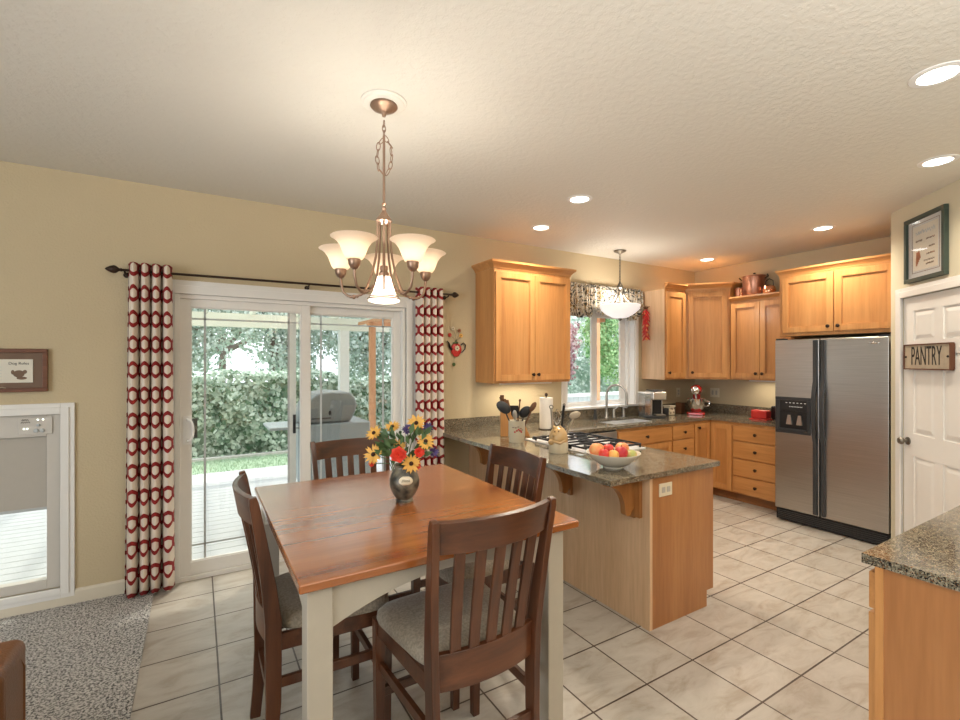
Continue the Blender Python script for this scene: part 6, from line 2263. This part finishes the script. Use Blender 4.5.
def hs(r_):
    x = r_.uniform(-5.0, 6.0)
    z = r_.uniform(-0.12, 1.28) ** 1.0
    top = 1.22 + 0.10 * math.sin(x * 1.3) + 0.05 * math.sin(x * 4)
    if r_.random() < 0.22:
        return (x, r_.uniform(9.3, 10.1), top + r_.uniform(-0.06, 0.08)), (0, -0.4, 1)
    b_ = 0.09 * math.sin(x * 3 + z * 4) + 0.05 * math.sin(x * 9 + z * 7)
    return (x, 9.36 + b_ + r_.uniform(-0.05, 0.05), min(z, top)), (0, -1, 0.35)


leaf_cloud(hd, rnd, 15000, 0.105, hs)
tag(hd.build('ivy_hedge', 'ivy', smooth=0), 'dense broad leaved ivy hedge beyond the lawn', 'hedge', kind='stuff')


def tree(label, cat, x, y, h, blobs, mat, n, size, seed, trunk=True, group='trees beyond the deck'):
    r_ = random.Random(seed)
    t = thing('garden_tree', label, cat, (x, y, -0.26), 0, group)
    mb = MB()
    tot = sum(b_[3] ** 2 for b_ in blobs)
    for bx, by, bz, br in blobs:
        k = int(n * br * br / tot)

        def sm(q, bx=bx, by=by, bz=bz, br=br):
            while True:
                v = Vector((q.uniform(-1, 1), q.uniform(-1, 1), q.uniform(-1, 1)))
                if 0.35 < v.length < 1:
                    break
            lump = 0.8 + 0.25 * math.sin(v.x * 5 + seed) * math.cos(v.z * 6 + v.y * 4)
            v2 = v * br * lump
            return (bx + v2.x, by + v2.y * 0.8, bz + v2.z), v
        leaf_cloud(mb, r_, k, size, sm)
    mb.build('crown', mat, t, smooth=0)
    if trunk:
        tr = MB()
        tr.tube([(x, y, -0.26), (x + 0.05, y, h * 0.35), (x - 0.05, y, h * 0.7)], [h * 0.018, h * 0.015, h * 0.01], 8)
        for bx, by, bz, br in blobs:
            tr.tube([(x + 0.02, y, h * 0.3), ((x + bx) / 2 + 0.1, (y + by) / 2, (h * 0.3 + bz) / 2 + 0.15), (bx, by, bz + br * 0.3)], [h * 0.016, h * 0.012, h * 0.004], 6)
        tr.build('trunk', 'bark', t)
    return t


tree('pale green tree beyond the hedge, left part of the glass door', 'tree', -0.6, 11.6, 3.4, [(-0.9, 11.6, 2.6, 1.2), (0.3, 11.8, 2.9, 1.1), (-0.2, 12.0, 1.9, 1.0)], 'treeleaf', 9000, 0.10, 1)
tree('pale green tree beyond the hedge, behind the middle of the glass door', 'tree', 1.6, 12.2, 3.8, [(1.2, 12.2, 2.8, 1.2), (2.3, 12.4, 2.6, 1.1), (1.9, 12.3, 1.7, 0.9)], 'treeleaf', 9000, 0.10, 2)
tree('pale green tree behind the barbecue and cedar post', 'tree', 3.9, 12.0, 3.8, [(3.4, 12.0, 2.3, 1.1), (4.5, 12.2, 2.7, 1.2), (3.9, 12.1, 1.6, 0.9)], 'treeleaf', 8000, 0.10, 3)
tree('pale tree standing furthest left beyond the hedge', 'tree', -3.6, 12.2, 4, [(-3.4, 12.2, 2.4, 1.5), (-2.2, 12.6, 3.0, 1.2)], 'treeleaf', 6000, 0.11, 4)
tree('tall pale tree far behind the others', 'tree', 0.6, 16.0, 6, [(0.2, 16, 4.2, 1.9), (2.6, 16.4, 4.6, 1.8), (-2.6, 16.2, 4.4, 1.8), (5.0, 16.5, 4.2, 1.8)], 'treeleaf', 9000, 0.16, 5)
tree('red leaved maple seen through the left sash of the sink window', 'tree', 7.3, 8.45, 3.2, [(7.2, 8.4, 2.1, 0.62), (7.35, 8.5, 1.45, 0.5), (7.0, 8.5, 2.7, 0.6)], 'mapleleaf', 5200, 0.085, 6)
tree('bright green tree seen through the right sash of the sink window', 'tree', 11.4, 10.1, 3.6, [(10.2, 10.0, 2.3, 0.8), (10.7, 10.1, 1.6, 0.8), (10.3, 10.0, 3.0, 0.8)], 'limeleaf', 6500, 0.09, 8)
tree('tall pale tree behind the bright green one', 'tree', 13.5, 14.0, 5, [(13, 14, 2.6, 1.9), (15, 14.2, 3.2, 1.9), (11.2, 14.1, 3.0, 1.6)], 'treeleaf', 7000, 0.15, 9)

rnd = random.Random(21)
sb = MB()
sb.box(7.0, 12.2, -0.26, 18, 12.8, 1.6)


def ss(r_):
    x = r_.uniform(6.5, 18)
    z = r_.uniform(-0.2, 2.5)
    return (x, 12.0 + 0.25 * math.sin(x * 2.1 + z * 3) + r_.uniform(-0.1, 0.1), z + 0.2 * math.sin(x * 2)), (0, -1, 0.35)


leaf_cloud(sb, rnd, 9000, 0.13, ss)
tag(sb.build('shrub_row', 'treeleaf', smooth=0), 'pale green row of shrubs far behind the grey fence', 'shrubs', kind='stuff')
# fence seen through the sink window
fn_ = thing('garden_fence', 'low grey board fence with white top rail outside the sink window', 'fence', (9.0, 7.55, -0.26))
fb = MB()
x = 5.4
while x < 14:
    fb.box(x, 7.9, -0.26, x + 0.135, 7.92, 0.76)
    x += 0.14
fb.build('boards', 'fence', fn_, smooth=0)
B(5.4, 7.86, 0.76, 14, 7.95, 0.83).build('top_rail', 'whitepaint', fn_, smooth=0)
B(5.4, 7.865, 0.30, 14, 7.9, 0.36).build('middle_rail', 'whitepaint', fn_, smooth=0)

# patio cover ------------------------------------------------------------------
pc = thing('patio_cover', 'cream painted patio cover with rafters and post over the deck', 'patio cover', (1.0, 6.0, GZ))
B(-5.0, 7.78, 2.06, 2.85, 7.90, 2.26).build('front_beam', 'patiobeam', pc, smooth=0)
B(2.0, 7.755, GZ, 2.15, 7.905, 2.06).build('post', 'whitepaint', pc, smooth=0)
B(-3.6, 7.755, GZ, -3.45, 7.905, 2.06).build('post', 'whitepaint', pc, smooth=0)
for k in range(13):
    x = -4.8 + 0.61 * k
    MB().add([(x, YW + WT + 0.02, 2.52), (x + 0.04, YW + WT + 0.02, 2.52), (x + 0.04, 8.1, 2.22), (x, 8.1, 2.22), (x, YW + WT + 0.02, 2.65), (x + 0.04, YW + WT + 0.02, 2.65), (x + 0.04, 8.1, 2.35), (x, 8.1, 2.35)],
             [(0, 3, 2, 1), (4, 5, 6, 7), (0, 1, 5, 4), (2, 3, 7, 6), (1, 2, 6, 5), (3, 0, 4, 7)]).build('rafter', 'patiobeam', pc, smooth=0)
MB().add([(-5, YW + WT + 0.02, 2.655), (2.8, YW + WT + 0.02, 2.655), (2.8, 8.15, 2.35), (-5, 8.15, 2.35), (-5, YW + WT + 0.02, 2.665), (2.8, YW + WT + 0.02, 2.665), (2.8, 8.15, 2.36), (-5, 8.15, 2.36)],
         [(0, 3, 2, 1), (4, 5, 6, 7), (0, 1, 5, 4), (2, 3, 7, 6), (1, 2, 6, 5), (3, 0, 4, 7)]).build('roof_panel', 'patio_roof', pc, smooth=0)
pg = thing('pergola', 'open cedar pergola with thin lattice slats right of the patio cover', 'pergola', (3.0, 7.0, GZ))
B(2.235, 6.92, GZ, 2.32, 7.0, 2.08).build('post', 'orange_cedar', pg, smooth=0)
B(2.2, 6.92, 2.08, 4.2, 7.0, 2.14).build('beam', 'orange_cedar', pg, smooth=0)
B(4.1, 6.92, GZ, 4.19, 7.0, 2.08).build('post', 'orange_cedar', pg, smooth=0)
sl = MB()
for k in range(12):
    sl.box(2.25 + 0.17 * k, 4.1, 2.145, 2.29 + 0.17 * k, 7.6, 2.19)
sl.build('lattice_slats', 'orange_cedar', pg, smooth=0)
for xx in (2.5, 4.1):
    B(xx, YW + WT + 0.01, 2.02, xx + 0.09, 4.16, 2.145).build('wall_bracket', 'orange_cedar', pg, smooth=0)

tag(B(6.90, 6.9, GZ, 7.02, 7.02, 2.6).build('cedar_post', 'orange_cedar', smooth=0, bevel=0.004), 'orange cedar post standing outside the sink window', 'post')
# barbecue ------------------------------------------------------------------
bq = thing('barbecue', 'grey gas barbecue with rounded hood standing on the deck', 'barbecue', (1.3, 5.2, GZ))
pts = [(0.0, 0.0), (0.50, 0.0), (0.555, 0.10), (0.575, 0.18), (0.55, 0.27), (0.49, 0.315), (0.30, 0.33), (0.16, 0.31), (0.06, 0.22), (0.0, 0.10)]
MB().prism([(0.90 + a_, 0.90 + b_) for a_, b_ in pts], 5.0, 5.5, Matrix(((1, 0, 0, 0), (0, 0, 1, 0), (0, 1, 0, 0), (0, 0, 0, 1)))).build('hood', 'grillcover', bq, smooth=30, bevel=0.03, seg=3)
B(0.93, 4.95, 0.25, 1.60, 5.55, 0.90).build('firebox', 'steelgrill', bq, smooth=0, bevel=0.015)
B(0.95, 4.98, 0.05, 1.58, 5.52, 0.25).build('cart', 'grillcover', bq, smooth=0)
B(0.60, 5.0, 0.86, 0.92, 5.5, 0.89).build('side_shelf', 'steelgrill', bq, smooth=0, bevel=0.01)
MB().tube([(1.0, 4.99, 0.955), (1.0, 4.955, 0.96), (1.18, 4.955, 0.96), (1.18, 4.99, 0.955)], 0.007, 8).build('handle', 'darkgrey', bq)
MB().ball((1.18, 4.985, 1.01), (0.014, 0.012, 0.025), 12, 8).build('thermometer', 'black', bq)
for x, y in ((1.0, 5.03), (1.53, 5.03), (1.0, 5.47), (1.53, 5.47)):
    MB().lathe([(0.0, -0.02), (0.075, -0.02), (0.085, 0.0), (0.075, 0.02), (0, 0.02)], (0, 0, 0), 20, Matrix.Translation((x, y, GZ + 0.086)) @ Matrix.Rotation(R(90), 4, 'Y')).build('wheel', 'black', bq)
